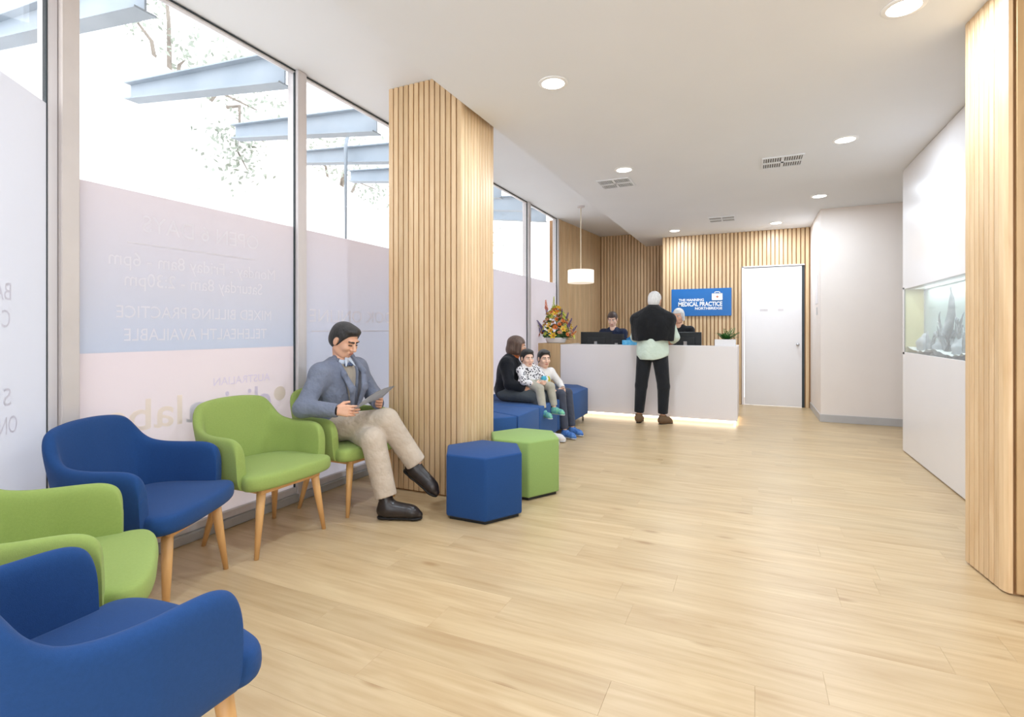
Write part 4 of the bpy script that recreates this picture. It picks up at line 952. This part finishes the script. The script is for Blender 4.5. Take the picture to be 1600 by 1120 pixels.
# ---- old man standing at the desk, seen from behind
def standing_man():
    loc = (-1.19, 7.06, 0); root = thing('person', 'white haired man with dark jumper over shoulders standing at desk', 'person', loc)
    J = Jd(pelvis=(-1.20, 7.03, .95), chest=(-1.19, 7.02, 1.30), neck=(-1.185, 7.04, 1.49), sR=(-1.0, 7.05, 1.385), sL=(-1.38, 7.05, 1.385), eR=(-.925, 7.11, 1.15), wR=(-.98, 7.34, 1.09), eL=(-1.44, 7.12, 1.15), wL=(-1.38, 7.34, 1.09),
           hR=(-1.10, 7.03, .90), hL=(-1.30, 7.03, .90), kR=(-1.06, 7.07, .50), kL=(-1.35, 7.06, .50), aR=(-1.075, 7.10, .095), aL=(-1.385, 7.08, .095))
    T = np.stack([unit((0, 1, 0)), unit((-1, 0, 0)), unit((0, .0, 1))], 1); Mh = frame(PI/2-.12, .22, 0); hc = arr((-1.175, 7.07, 1.63)); hs = 1.0
    put('body', body_mesh(J, T, 1.0, Mh, hc, hs, [dict(w_=J['wR'], d=(-.3, .9, -.1), t=(-1, 0, .2), n=(0, 0, -1), curl=.3), dict(w_=J['wL'], d=(.3, .9, -.1), t=(1, 0, .2), n=(0, 0, -1), curl=.3)], .012, .005, .0045), 'skin_c', root, loc)
    face_bits(root, loc, hc, Mh, hs, 'brow_grey')
    L = lambda p: hc + Mh@arr(p); f = Field(hc-.16, hc+.16, .005); f.ell(L((-.014, 0, .04)), (.106, .084, .090), Mh, 0); f.ell(L((-.045, 0, -.02)), (.072, .076, .075), Mh, .03); f.cut(L((.045, 0, .03)), Mh@arr((.9, 0, -.4))); f.cut(L((-.03, 0, -.085)), -Mh[:, 2]); put('hair', f.mesh(), 'hair_white', root, loc)
    def hem(f):
        f.ell((-1.195, 7.03, .98), (.150, .205, .34), T, .05)
        f.cutfn(lambda P: .855 + .06*np.clip((P[..., 0]+1.19)/.2, 0, 1)**2 - P[..., 2])
    put('shirt', top_into(J, T, 1.08, .012, .99, (.072, .062, .044), .009, 1.08, extra=hem), 'mint', root, loc)
    # jumper hung over the shoulders
    f = Field((-1.62, 6.78, 1.0), (-.76, 7.34, 1.66), .009); f.ell((-1.19, 7.0, 1.30), (.165, .245, .25), T, 0)
    for sx in (-1, 1):
        f.cap((-1.19+.03*sx, 7.02, 1.485), (-1.19+.205*sx, 7.02, 1.392), .076, .074, .06); f.cap((-1.19+.21*sx, 7.01, 1.37), (-1.19+.205*sx, 7.0, 1.10), .076, .065, .08)
        f.cap((-1.19+.12*sx, 6.93, 1.33), (-1.19+.12*sx, 6.92, 1.10), .075, .07, .06); f.cap((-1.19+.05*sx, 6.835, 1.36), (-1.19+.045*sx, 6.82, 1.12), .010, .016, .03, sub=True)
    f.cap((-1.19, 6.99, 1.46), (-1.185, 7.04, 1.545), .092, .070, .05); f.cap((-1.185, 7.07, 1.53), (-1.18, 7.1, 1.66), .056, .06, .004, sub=True)
    f.cutfn(lambda P: (1.105 + .006*np.cos(P[..., 0]*30) - P[..., 2])); put('draped_jumper', f.mesh(), 'black_cloth', root, loc)
    put('trousers', trousers_into(J, 1.0, (.104, .080, .062), .045, .010, (.125, .175, .12), T), 'black_trs', root, loc)
    shoe(J['aL'], (-1.39, 7.29, .04), (0, 0, 1), 'brown_shoe', root, loc, 1.05, False, .006); shoe(J['aR'], (-.965, 7.225, .04), (0, 0, 1), 'brown_shoe', root, loc, 1.05, False, .006)
standing_man()

# ---- woman on the bench with the two boys
def seated_woman():
    loc = (-2.45, 5.32, 0); root = thing('person', 'woman with brown bob in black jumper sitting on blue bench', 'person', loc)
    J = Jd(pelvis=(-2.53, 5.31, .575), chest=(-2.50, 5.32, .80), neck=(-2.46, 5.34, .945), sR=(-2.47, 5.19, .875), sL=(-2.52, 5.48, .875), eR=(-2.40, 5.13, .655), wR=(-2.19, 5.21, .60), eL=(-2.36, 5.58, .68), wL=(-2.18, 5.52, .63), hR=(-2.50, 5.23, .55), hL=(-2.52, 5.40, .55), kR=(-2.09, 5.22, .53), kL=(-2.10, 5.42, .53), aR=(-2.06, 5.24, .10), aL=(-2.06, 5.44, .10))
    T = np.stack([unit((.97, .22, -.1)), unit((-.22, .97, 0)), unit((.1, 0, 1))], 1); Mh = frame(math.radians(32), .12, 0); hc = arr((-2.42, 5.37, 1.06)); hs = .95
    put('body', body_mesh(J, T, .92, Mh, hc, hs, [dict(w_=J['wR'], d=(.75, .65, .05), t=(0, .2, 1), n=(-.6, .8, 0), curl=.4, s=.92), dict(w_=J['wL'], d=(.6, -.75, .05), t=(0, 0, 1), n=(-.6, -.7, 0), curl=.4, s=.92)], .011, .0045, .004), 'skin_c', root, loc)
    face_bits(root, loc, hc, Mh, hs)
    L = lambda p: hc + Mh@(arr(p)*hs); f = Field(hc-.18, hc+.18, .0045); f.ell(L((-.014, 0, .042)), arr((.110, .090, .090))*hs, Mh, 0); f.ell(L((-.045, 0, -.04)), arr((.085, .088, .085))*hs, Mh, .03)
    for y in (-1, 1): f.cap(L((.015, .080*y, .03)), L((.012, .082*y, -.07)), .032*hs, .028*hs, .03)
    f.cutfn(lambda P: np.minimum((P-hc.astype(np.float32))@Mh[:, 0].astype(np.float32)-.045*hs, .045*hs-(P-hc.astype(np.float32))@Mh[:, 2].astype(np.float32))); f.cut(L((0, 0, -.10)), -Mh[:, 2]); put('hair', f.mesh(), 'hair_brown', root, loc)
    put('jumper', top_into(J, T, .95, .014, .78, (.066, .060, .045), .009), 'black_knit', root, loc)
    f = Field(J['neck']-.13, J['neck']+.13, .005); f.ell(J['neck']+arr((.01, 0, .0)), (.068, .066, .035), T, 0); f.cap(J['neck'], J['neck']+arr((.02, 0, .12)), .05, .055, .004, sub=True); put('scarf', f.mesh(), 'orange_cloth', root, loc)
    put('trousers', trousers_into(J, .95, (.092, .072, .062), .04, .010, (.14, .17, .11), T), 'charcoal', root, loc)
    for a, ty in (('R', 5.27), ('L', 5.48)): shoe(J['a'+a], (-1.87, ty, .04), (0, 0, 1), 'white_tee', root, loc, .92, False, .006, 'white_sole')
seated_woman()

def child(lab, loc, J, T, Mh, hc, hs, s, tee, trs, shoe_m, toes, hands, sleeve, skin='skin_b', ups=((0, 0, 1), (0, 0, 1)), add=.008):
    root = thing('person', lab, 'person', loc)
    put('body', body_mesh(J, T, s, Mh, hc, hs, hands, .009, .004, .0035), skin, root, loc); face_bits(root, loc, hc, Mh, hs)
    put('hair', short_hair(hc, Mh, hs, .004, 1), 'hair_black', root, loc)
    put('shirt', top_into(J, T, s, add, sleeve, (.062*s/.62*.62, .052*s, .042*s) if False else (.068*s, .060*s, .046*s), .007), tee, root, loc)
    put('trousers', trousers_into(J, s, (.092*s, .078*s, .062*s), .03, .008, (.135, .17, .12), T), trs, root, loc)
    for a, t, u in zip('RL', toes, ups): shoe(J['a'+a], t, u, shoe_m, root, loc, s*1.05, False, .005, 'white_sole')
    return root

def boys():
    # smaller boy on the woman's lap, turned to the camera
    J = Jd(pelvis=(-2.24, 5.34, .665), chest=(-2.275, 5.33, .79), neck=(-2.275, 5.32, .845), sR=(-2.31, 5.22, .80), sL=(-2.20, 5.41, .80), eR=(-2.24, 5.15, .69), wR=(-2.12, 5.20, .655), eL=(-2.10, 5.42, .70), wL=(-2.06, 5.32, .67), hR=(-2.24, 5.28, .655), hL=(-2.20, 5.39, .655), kR=(-2.06, 5.16, .62), kL=(-2.01, 5.36, .625), aR=(-2.01, 5.14, .385), aL=(-1.965, 5.36, .39))
    T = np.stack([unit((.86, -.5, 0)), unit((.5, .86, 0)), unit((-.1, 0, 1))], 1); Mh = frame(math.radians(-42), .05, 0); hc = arr((-2.265, 5.31, .93))
    child('small boy in black and white patterned shirt on the woman\'s lap', (-2.2, 5.30, .6), J, T, Mh, hc, .83, .62, 'print_tee', 'stone', 'teal_shoe', ((-1.88, 5.06, .345), (-1.83, 5.32, .35)), [dict(w_=J['wR'], d=(.6, .6, .1), t=(0, 0, 1), n=(-.6, .6, 0), curl=.5, s=.7), dict(w_=J['wL'], d=(.2, -.9, .1), t=(0, 0, 1), n=(-.9, 0, 0), curl=.5, s=.7)], .75)
    o = lathe('toy_car', [(.012, 0), (.03, .004), (.034, .02), (.026, .04), (.01, .048)], 'cyan_print', None, 14, (-2.055, 5.275, .70)); tag(o, 'small bright blue toy in the little boy\'s hands', 'toy')
    # bigger boy beside them
    J = Jd(pelvis=(-2.30, 5.80, .535), chest=(-2.27, 5.77, .69), neck=(-2.245, 5.755, .79), sR=(-2.27, 5.65, .745), sL=(-2.20, 5.88, .745), eR=(-2.17, 5.60, .60), wR=(-2.05, 5.66, .535), eL=(-2.10, 5.90, .61), wL=(-2.01, 5.80, .54), hR=(-2.28, 5.73, .53), hL=(-2.25, 5.86, .53), kR=(-2.00, 5.68, .505), kL=(-1.98, 5.86, .505), aR=(-1.95, 5.68, .085), aL=(-1.93, 5.88, .085))
    T = np.stack([unit((.93, -.36, 0)), unit((.36, .93, 0)), unit((.1, 0, 1))], 1); Mh = frame(math.radians(-46), .05, 0); hc = arr((-2.235, 5.745, .905))
    r = child('bigger boy in white long-sleeved top with yellow print on bench', (-2.2, 5.77, .45), J, T, Mh, hc, .86, .70, 'white_tee', 'slate', 'blue_shoe', ((-1.80, 5.63, .035), (-1.78, 5.83, .035)), [dict(w_=J['wR'], d=(.8, .5, -.1), t=(0, .3, 1), n=(-.3, .5, -.5), curl=.4, s=.75), dict(w_=J['wL'], d=(.5, -.8, -.1), t=(0, 0, 1), n=(-.5, -.3, -.5), curl=.4, s=.75)], .99)
    f = Field((-2.30, 5.5, .58), (-2.0, 5.95, .80), .004); f.ell(J['chest']+T[:, 0]*.095+arr((0, 0, -.03)), (.012, .040, .045), T, 0); o = put('chest_print', f.mesh(), 'yellow_print', r, (-2.2, 5.77, .45))
boys()

# ---- receptionists behind the desk
def receptionist(lab, hx_, hz, hair, hairstyle, topm, skin, yaw, brow, pitch=.3):
    y = 8.36; loc = (hx_, y, 0); root = thing('person', lab, 'person', loc); z = hz-1.42; yy = arr((0, 0, 0))
    P = lambda dx, dy, zz: (hx_+dx, y+dy, zz+z)
    J = Jd(pelvis=P(0, .10, .86), chest=P(0, .06, 1.12), neck=P(0, .03, 1.275), sR=P(-.165, .05, 1.20), sL=P(.165, .05, 1.20), eR=P(-.20, -.04, .96), wR=P(-.12, -.26, .90), eL=P(.20, -.04, .96), wL=P(.12, -.26, .90), hR=P(-.09, .08, .84), hL=P(.09, .08, .84), kR=P(-.10, -.06, .48), kL=P(.10, -.06, .48), aR=(hx_-.10, y+.02, .10), aL=(hx_+.10, y+.02, .10))
    if z != 0:
        pass
    T = np.stack([arr((0, -1, 0)), arr((1, 0, 0)), arr((0, 0, 1))], 1); Mh = frame(-PI/2+yaw, pitch, 0); hc = arr(P(0, 0, 1.42)); hs = .95
    for q in ('kR', 'kL', 'aR', 'aL', 'wR', 'wL'): pass
    put('body', body_mesh(J, T, .92, Mh, hc, hs, [dict(w_=J['wR'], d=(.25, -.95, -.05), t=(1, 0, .1), n=(0, 0, -1), curl=.35, s=.9), dict(w_=J['wL'], d=(-.25, -.95, -.05), t=(-1, 0, .1), n=(0, 0, -1), curl=.35, s=.9)], .012, .0045, .0045), skin, root, loc)
    face_bits(root, loc, hc, Mh, hs, brow)
    L = lambda p: hc + Mh@(arr(p)*hs); f = Field(hc-.19, hc+.19, .005); f.ell(L((-.014, 0, .042)), arr((.106, .084, .090))*hs, Mh, 0); f.ell(L((-.045, 0, -.01)), arr((.072, .080, .08))*hs, Mh, .03)
    if hairstyle == 'bob':
        for yv in (-1, 1): f.cap(L((.01, .074*yv, .04)), L((.005, .080*yv, -.06)), .026*hs, .022*hs, .02)
    else: f.ell(L((-.115, 0, .01)), arr((.03, .035, .035))*hs, Mh, .02)
    f.cutfn(lambda Pp: np.minimum((Pp-hc.astype(np.float32))@Mh[:, 0].astype(np.float32)-.05*hs, .055*hs-(Pp-hc.astype(np.float32))@Mh[:, 2].astype(np.float32))); f.cut(L((0, 0, -.085)), -Mh[:, 2]); put('hair', f.mesh(), hair, root, loc)
    def vneck(f): f.cap(J['neck']+arr((0, -.11, .03)), J['neck']+arr((0, -.13, -.13)), .055, .012, .004, sub=True); f.cap(J['neck'], J['neck']+arr((0, -.15, 0)), .04, None, .004, sub=True)
    put('blouse', top_into(J, T, .93, .014, .8, (.062, .056, .046), .009, extra=vneck), topm, root, loc)
    put('trousers', trousers_into(J, .92, (.09, .07, .055), .03, .012, (.13, .17, .11), T), 'black_trs', root, loc)
    for a in 'RL': shoe(J['a'+a], J['a'+a]+arr((0, -.17, -.06)), (0, 0, 1), 'black', root, loc, .9, False, .008)
    sz = .86+z-.115; st = thing('office_stool', ('dark swivel stool under the receptionist in ' + ('navy' if topm == 'navy' else 'black')), 'stool', (hx_, y+.10, 0), 0, 'swivel stools behind the desk')
    lathe('seat', [(.06, sz-.07), (.19, sz-.06), (.20, sz-.03), (.19, sz-.005), (.12, sz)], 'black', st); tube('post', [(0, 0, sz-.06), (0, 0, .08)], .025, 'chrome', st)
    lathe('foot_ring', [(.13, .25), (.15, .25), (.15, .27), (.13, .27)], 'chrome', st, ring=True)
    for k in range(5): a = 2*PI*k/5; tube('base_arm', [(0, 0, .08), (.26*math.cos(a), .26*math.sin(a), .03)], [.022, .016], 'black', st, 8); tube('castor', [(.26*math.cos(a), .26*math.sin(a)-.012, .025), (.26*math.cos(a), .26*math.sin(a)+.012, .025)], .025, 'black', st, 12)
receptionist('young receptionist with dark hair in navy top looking down', -2.06, 1.42, 'hair_dark', 'bun', 'navy', 'skin_b', .05, 'brow_dark', .38)
receptionist('older receptionist with white hair in black top behind desk', -1.03, 1.46, 'hair_white', 'bob', 'black_cloth', 'skin_a', -.25, 'brow_grey', .2)

#@SMALL
# ------------------------------------------------------------------ things on the reception desk
def monitor(x, y, rz, wd, ht, ztop, lab):
    t = thing('monitor', lab, 'monitor', (x, y, .74), rz, 'computer monitors on the desk'); zt = ztop-.74
    box('screen', (-wd/2, -.012, zt-ht), (wd/2, .018, zt), 'black', t, .006, 2); box('back_cover', (-wd*.3, -.034, zt-ht*.82), (wd*.3, -.012, zt-ht*.22), 'black', t, .01, 2)
    box('neck', (-.025, -.06, .008), (.025, -.034, zt-ht*.4), 'chrome', t, .004, 1); box('foot', (-wd*.2, -.12, 0), (wd*.2, .07, .010), 'black', t, .004, 1)
    MT.setdefault('screen_glow', emis('monitor_screen', (170, 190, 210), .35)); box('display', (-wd/2+.012, .018, zt-ht+.012), (wd/2-.012, .0195, zt-.012), 'screen_glow', t)
monitor(-2.19, 7.86, math.radians(3), .49, .36, 1.215, 'wide black monitor seen from behind, left on the desk')
monitor(-1.845, 7.80, math.radians(-8), .20, .34, 1.185, 'narrow black monitor beside the wide one')
monitor(-.865, 7.86, math.radians(-6), .43, .33, 1.215, 'black monitor seen from behind, right of the standing man')
tb = thing('tissue_box', 'bright blue tissue box on the desk beside the standing man', 'tissue box', (-1.60, 7.52, 1.03))
MT['tissue_blue'] = surf('tissue_box_blue', (60, 160, 214), .5, (110, 190, 228), 30); box('carton', (-.10, -.055, 0), (.10, .055, .07), 'tissue_blue', tb, .004, 1)
bm = bmesh.new(); g = []
for i in range(9):
    r_ = []
    for j in range(5): r_.append(bm.verts.new((-.05+.1*i/8+.01*math.sin(j*2), .012*math.sin(i*1.7)+.01*j/4*math.cos(i), .07+.055*j/4*(1-.5*abs(i/4-1)))))
    g.append(r_)
for i in range(8):
    for j in range(4): bm.faces.new((g[i][j], g[i+1][j], g[i+1][j+1], g[i][j+1]))
bmesh.ops.solidify(bm, geom=bm.faces[:], thickness=.001); bm_obj('tissue', bm, 'tissue_blue', tb, True)
# potted fern at the right end of the desk
pt = thing('potted_fern', 'small green fern in a white planter on the desk end', 'plant', (-.325, 7.54, 1.03))
bm = bmesh.new()
for (x0, x1, y0, y1) in ((-.13, .13, -.075, -.063), (-.13, .13, .063, .075), (-.13, -.118, -.063, .063), (.118, .13, -.063, .063)): add_box(bm, (x0, y0, 0), (x1, y1, .09), .002, 1)
add_box(bm, (-.118, -.063, 0), (.118, .063, .07)); bm_obj('planter', bm, 'gloss_white', pt)
MT['soil'] = surf('potting_soil', (70, 52, 40), .9, (50, 38, 30), 60, bump=.5); box('soil', (-.117, -.062, .068), (.117, .062, .082), 'soil', pt)
MT['leaf'] = surf('fern_leaf', (70, 132, 58), .5, (44, 100, 44), 20); MT['leaf_dark'] = surf('foliage_leaf', (52, 92, 48), .55, (84, 124, 60), 25); MT['stem'] = surf('leaf_stem', (96, 84, 54), .7)
random.seed(3)
for i in range(26):
    a = random.uniform(0, 2*PI); le = random.uniform(.09, .19); up = random.uniform(.35, 1.0); bm = bmesh.new(); pts = []
    for k in range(8):
        t_ = k/7; r_ = le*t_*(1-.3*up); pts.append(Vector((r_*math.cos(a), r_*math.sin(a)*.7, le*up*(t_*1.1-.35*t_*t_*(1.6-up)))))
    sd = Vector((-math.sin(a), math.cos(a), 0))
    for k in range(1, 8):
        d = (pts[k]-pts[k-1]).normalized(); wl = .034*math.sin(PI*(k/8)**.7)+.006
        for s_ in (-1, 1):
            p = pts[k]; q = p + sd*s_*wl + d*.012; nv = Vector((0, 0, .004))
            v = [bm.verts.new(x) for x in (p - d*.009, p + sd*s_*wl*.5 - d*.007 + nv, q, p + sd*s_*wl*.5 + d*.012 + nv)]; bm.faces.new(v)
    o = bm_obj('frond', bm, 'leaf', pt, True); o.location = (random.uniform(-.05, .05), random.uniform(-.02, .02), .08)
tube('twig', [(.06, 0, .08), (.09, 0, .13), (.115, -.01, .115), (.125, -.01, .07), (.132, -.015, .03)], [.004, .003, .003, .002, .002], 'stem', pt, 6)
# flower arrangement
fa = thing('flower_arrangement', 'tall orange, yellow and purple flower arrangement in a white bowl', 'flowers', (-2.76, 7.60, 1.045))
lathe('bowl', [(.09, 0), (.14, .005), (.165, .06), (.17, .085), (.155, .085), (.14, .06), (.02, .05)], 'gloss_white', fa)
lathe('foam', [(.02, .05), (.135, .055), (.12, .12), (.04, .15)], 'leaf_dark', fa, 12)
def petal_flower(n, r, cup, wid, m, cm, rows=1):
    bm = bmesh.new()
    for rw in range(rows):
        for k in range(n):
            a = 2*PI*(k+.5*rw)/n; d = Vector((math.cos(a), math.sin(a), 0)); s_ = Vector((-math.sin(a), math.cos(a), 0)); rr = r*(1-.25*rw); z0 = .006*rw
            v = [bm.verts.new(p) for p in (d*.006+Vector((0, 0, z0)), d*rr*.5+s_*wid*rr+Vector((0, 0, z0+cup*rr*.45)), d*rr+Vector((0, 0, z0+cup*rr*.8)), d*rr*.5-s_*wid*rr+Vector((0, 0, z0+cup*rr*.45)))]; bm.faces.new(v)
    o = bm_obj('bloom', bm, m, fa, True)
    bm = bmesh.new(); bmesh.ops.create_icosphere(bm, subdivisions=1, radius=r*.22, matrix=Matrix.Translation((0, 0, r*.1))); bm_obj('bloom_centre', bm, cm, o, True)
    return o
def flower_mat(n, c, c2): MT[n] = surf(n, c, .6, c2, 40)
flower_mat('petal_orange', (232, 130, 40), (224, 104, 36)); flower_mat('petal_yellow', (242, 206, 66), (234, 188, 40)); flower_mat('petal_lime', (206, 214, 96), (184, 198, 74)); flower_mat('petal_purple', (98, 76, 140), (76, 60, 124)); flower_mat('petal_peach', (226, 160, 116), (214, 140, 96)); flower_mat('flower_eye', (96, 62, 34), (76, 48, 28))
def spike(m, n=26, L_=.16, r0=.022):
    bm = bmesh.new(); add_tube(bm, [(0, 0, -.1), (0, 0, L_)], .003, 5)
    for k in range(n):
        t_ = k/n; a = k*2.4; r_ = r0*(1-.75*t_); bmesh.ops.create_icosphere(bm, subdivisions=1, radius=.011*(1-.45*t_), matrix=Matrix.Translation((r_*math.cos(a), r_*math.sin(a), L_*t_)))
    return bm_obj('flower_spike', bm, m, fa, True)
protos = [petal_flower(12, .05, .25, .16, 'petal_orange', 'flower_eye', 2), petal_flower(6, .062, .6, .26, 'petal_yellow', 'petal_orange'), petal_flower(6, .055, .5, .26, 'petal_lime', 'petal_yellow'), petal_flower(9, .04, .7, .22, 'petal_peach', 'flower_eye', 2)]
spk = [spike('petal_purple'), spike('petal_orange', 22, .15, .024), spike('petal_lime', 30, .22, .022)]
def leafp(L_, wd_, m):
    bm = bmesh.new(); L0, R0 = [], []
    for k in range(6):
        t_ = k/5; z = .05*L_*math.sin(PI*t_); w0 = wd_*math.sin(PI*min(t_*.95+.05, 1))**.8
        L0.append(bm.verts.new((L_*t_, -w0, z))); R0.append(bm.verts.new((L_*t_, w0, z)))
    for k in range(5): bm.faces.new((L0[k], R0[k], R0[k+1], L0[k+1]))
    return bm_obj('leaf', bm, m, fa, True)
lfs = [leafp(.13, .022, 'leaf_dark'), leafp(.10, .03, 'leaf')]
random.seed(5); used = set()
def place(src, loc, rot, sc=1.0):
    if src.name not in used: used.add(src.name); c = src
    else:
        c = part_copy(src, fa)
        for g_ in src.children: part_copy(g_, c)
    c.location = loc; c.rotation_euler = rot; c.scale = (sc, sc, sc)
for i in range(78):
    t_ = (i+.5)/78; z = .10+.46*t_; R_ = (.27*(1-t_)**.75+.03)
    a = i*2.39996; r_ = R_*random.uniform(.8, 1.0); x, y_ = r_*math.cos(a), r_*math.sin(a)*.75; tilt = (PI/2)*(.85-.5*t_)
    src = random.choices(protos, (2.6, 3.6, 2.6, 1.6))[0]
    q = Vector((math.cos(a)*math.sin(tilt), math.sin(a)*math.sin(tilt), math.cos(tilt))).to_track_quat('Z', 'Y').to_euler()
    place(src, (x, y_, z), q, random.uniform(.75, 1.1))
for x, y_, z, s_, rx, ry, k in ((-.20, -.06, .22, 1.0, .3, -.5, 0), (-.16, -.10, .17, .9, .3, -.4, 0), (-.24, 0, .16, .9, 0, -.6, 0), (.21, -.05, .24, 1, .2, .5, 0), (.26, 0, .17, .8, 0, .7, 0), (.16, 0, .35, .8, 0, .35, 0), (-.14, 0, .44, .9, 0, -.2, 0), (-.15, -.02, .52, 1.0, 0, -.08, 1), (-.03, -.02, .50, 1.0, 0, .02, 2), (.10, -.04, .40, .8, .2, .2, 0), (.27, -.04, .12, .7, .2, .9, 1), (-.28, -.03, .26, .7, .1, -.7, 2)):
    place(spk[k], (x, y_, z), (rx, ry, 0), s_)
for i in range(96):
    a = random.uniform(0, 2*PI); z = random.uniform(.07, .18) if i < 72 else random.uniform(.2, .42); r_ = .13 if i < 72 else .1
    place(lfs[i % 2], (r_*math.cos(a), r_*math.sin(a)*.8, z), (random.uniform(-.4, .4), random.uniform(-.5, .35), a), random.uniform(.8, 1.2))

# ------------------------------------------------------------------ greenery beyond the windows
MT['far_leaf'] = surf('flare_paled_leaf', (164, 170, 160), .7, (140, 148, 134), 6); MT['far_bark'] = surf('far_bark', (150, 140, 130), .9, (120, 112, 104), 8, bump=.5)  # leaf green paled in the colour itself to stand for window flare
def tree(base, top, crown, n, lab, size=.13):
    t = thing('tree', lab, 'tree', base, 0, 'trees beyond the white wall'); b = Vector(base); bm = bmesh.new(); tp = Vector(top)-b
    add_tube(bm, [Vector((0, 0, 0)), tp*.5+Vector((.1, .1, 0)), tp], [.12, .09, .05], 8); cs = [Vector(c)-b for c in crown]
    for c in cs: add_tube(bm, [tp*.8, (tp+c)/2+Vector((0, 0, .15)), c], [.05, .03, .012], 6)
    bm_obj('trunk', bm, 'far_bark', t, True)
    V, Fq = [], []
    for i in range(n):
        c = cs[i % len(cs)]; p = arr(c) + rng.normal(0, 1, 3)*arr((.35, .42, .30)); d = unit(rng.normal(0, 1, 3)); e = unit(np.cross(d, rng.normal(0, 1, 3))); L_ = size*rng.uniform(.6, 1.2); k0 = len(V)
        V += [p, p+d*L_*.5+e*L_*.22, p+d*L_, p+d*L_*.5-e*L_*.22]; Fq.append((k0, k0+1, k0+2, k0+3))
    o = mesh_obj('foliage', V, Fq, 'far_leaf', t); o['kind'] = 'stuff'
tree((-8.6, 5.2, 0), (-8.6, 5.4, 5.2), [(-8.4, 4.6, 6.0), (-8.3, 5.4, 5.6), (-8.3, 6.1, 5.7), (-8.5, 6.9, 5.4), (-8.2, 5.0, 6.8)], 700, 'pale tree behind the white wall, left of the mullion')
tree((-8.8, 9.2, 0), (-8.8, 9.3, 4.6), [(-8.5, 8.3, 4.9), (-8.4, 9.2, 4.7), (-8.4, 10.2, 4.7), (-8.5, 9.6, 5.5)], 600, 'pale tree behind the white wall next to the oak column')
tree((-8.8, 14.5, 0), (-8.8, 14.6, 4.6), [(-8.5, 13.6, 4.6), (-8.4, 14.6, 4.7), (-8.4, 15.6, 4.5)], 500, 'pale tree seen through the far windows')
cl = thing('climbing_shrub', 'pale shrub hanging over the white wall edge', 'shrub', (-7.22, 5.5, 4.0), 0)
V, Fq = [], []
for i in range(260):
    p = rng.normal(0, 1, 3)*arr((.06, .30, .26)); d = unit(rng.normal(0, 1, 3)); e = unit(np.cross(d, rng.normal(0, 1, 3))); L_ = .10*rng.uniform(.6, 1.2); k0 = len(V); V += [p, p+d*L_*.5+e*L_*.25, p+d*L_, p+d*L_*.5-e*L_*.25]; Fq.append((k0, k0+1, k0+2, k0+3))
o = mesh_obj('foliage', V, Fq, 'far_leaf', cl); o['kind'] = 'stuff'
tube('branch', [(-.22, 0, .72), (0, .05, .72), (0, .05, .4), (.02, 0, 0), (0, .2, -.25)], [.03, .028, .022, .014, .006], 'far_bark', cl, 7)
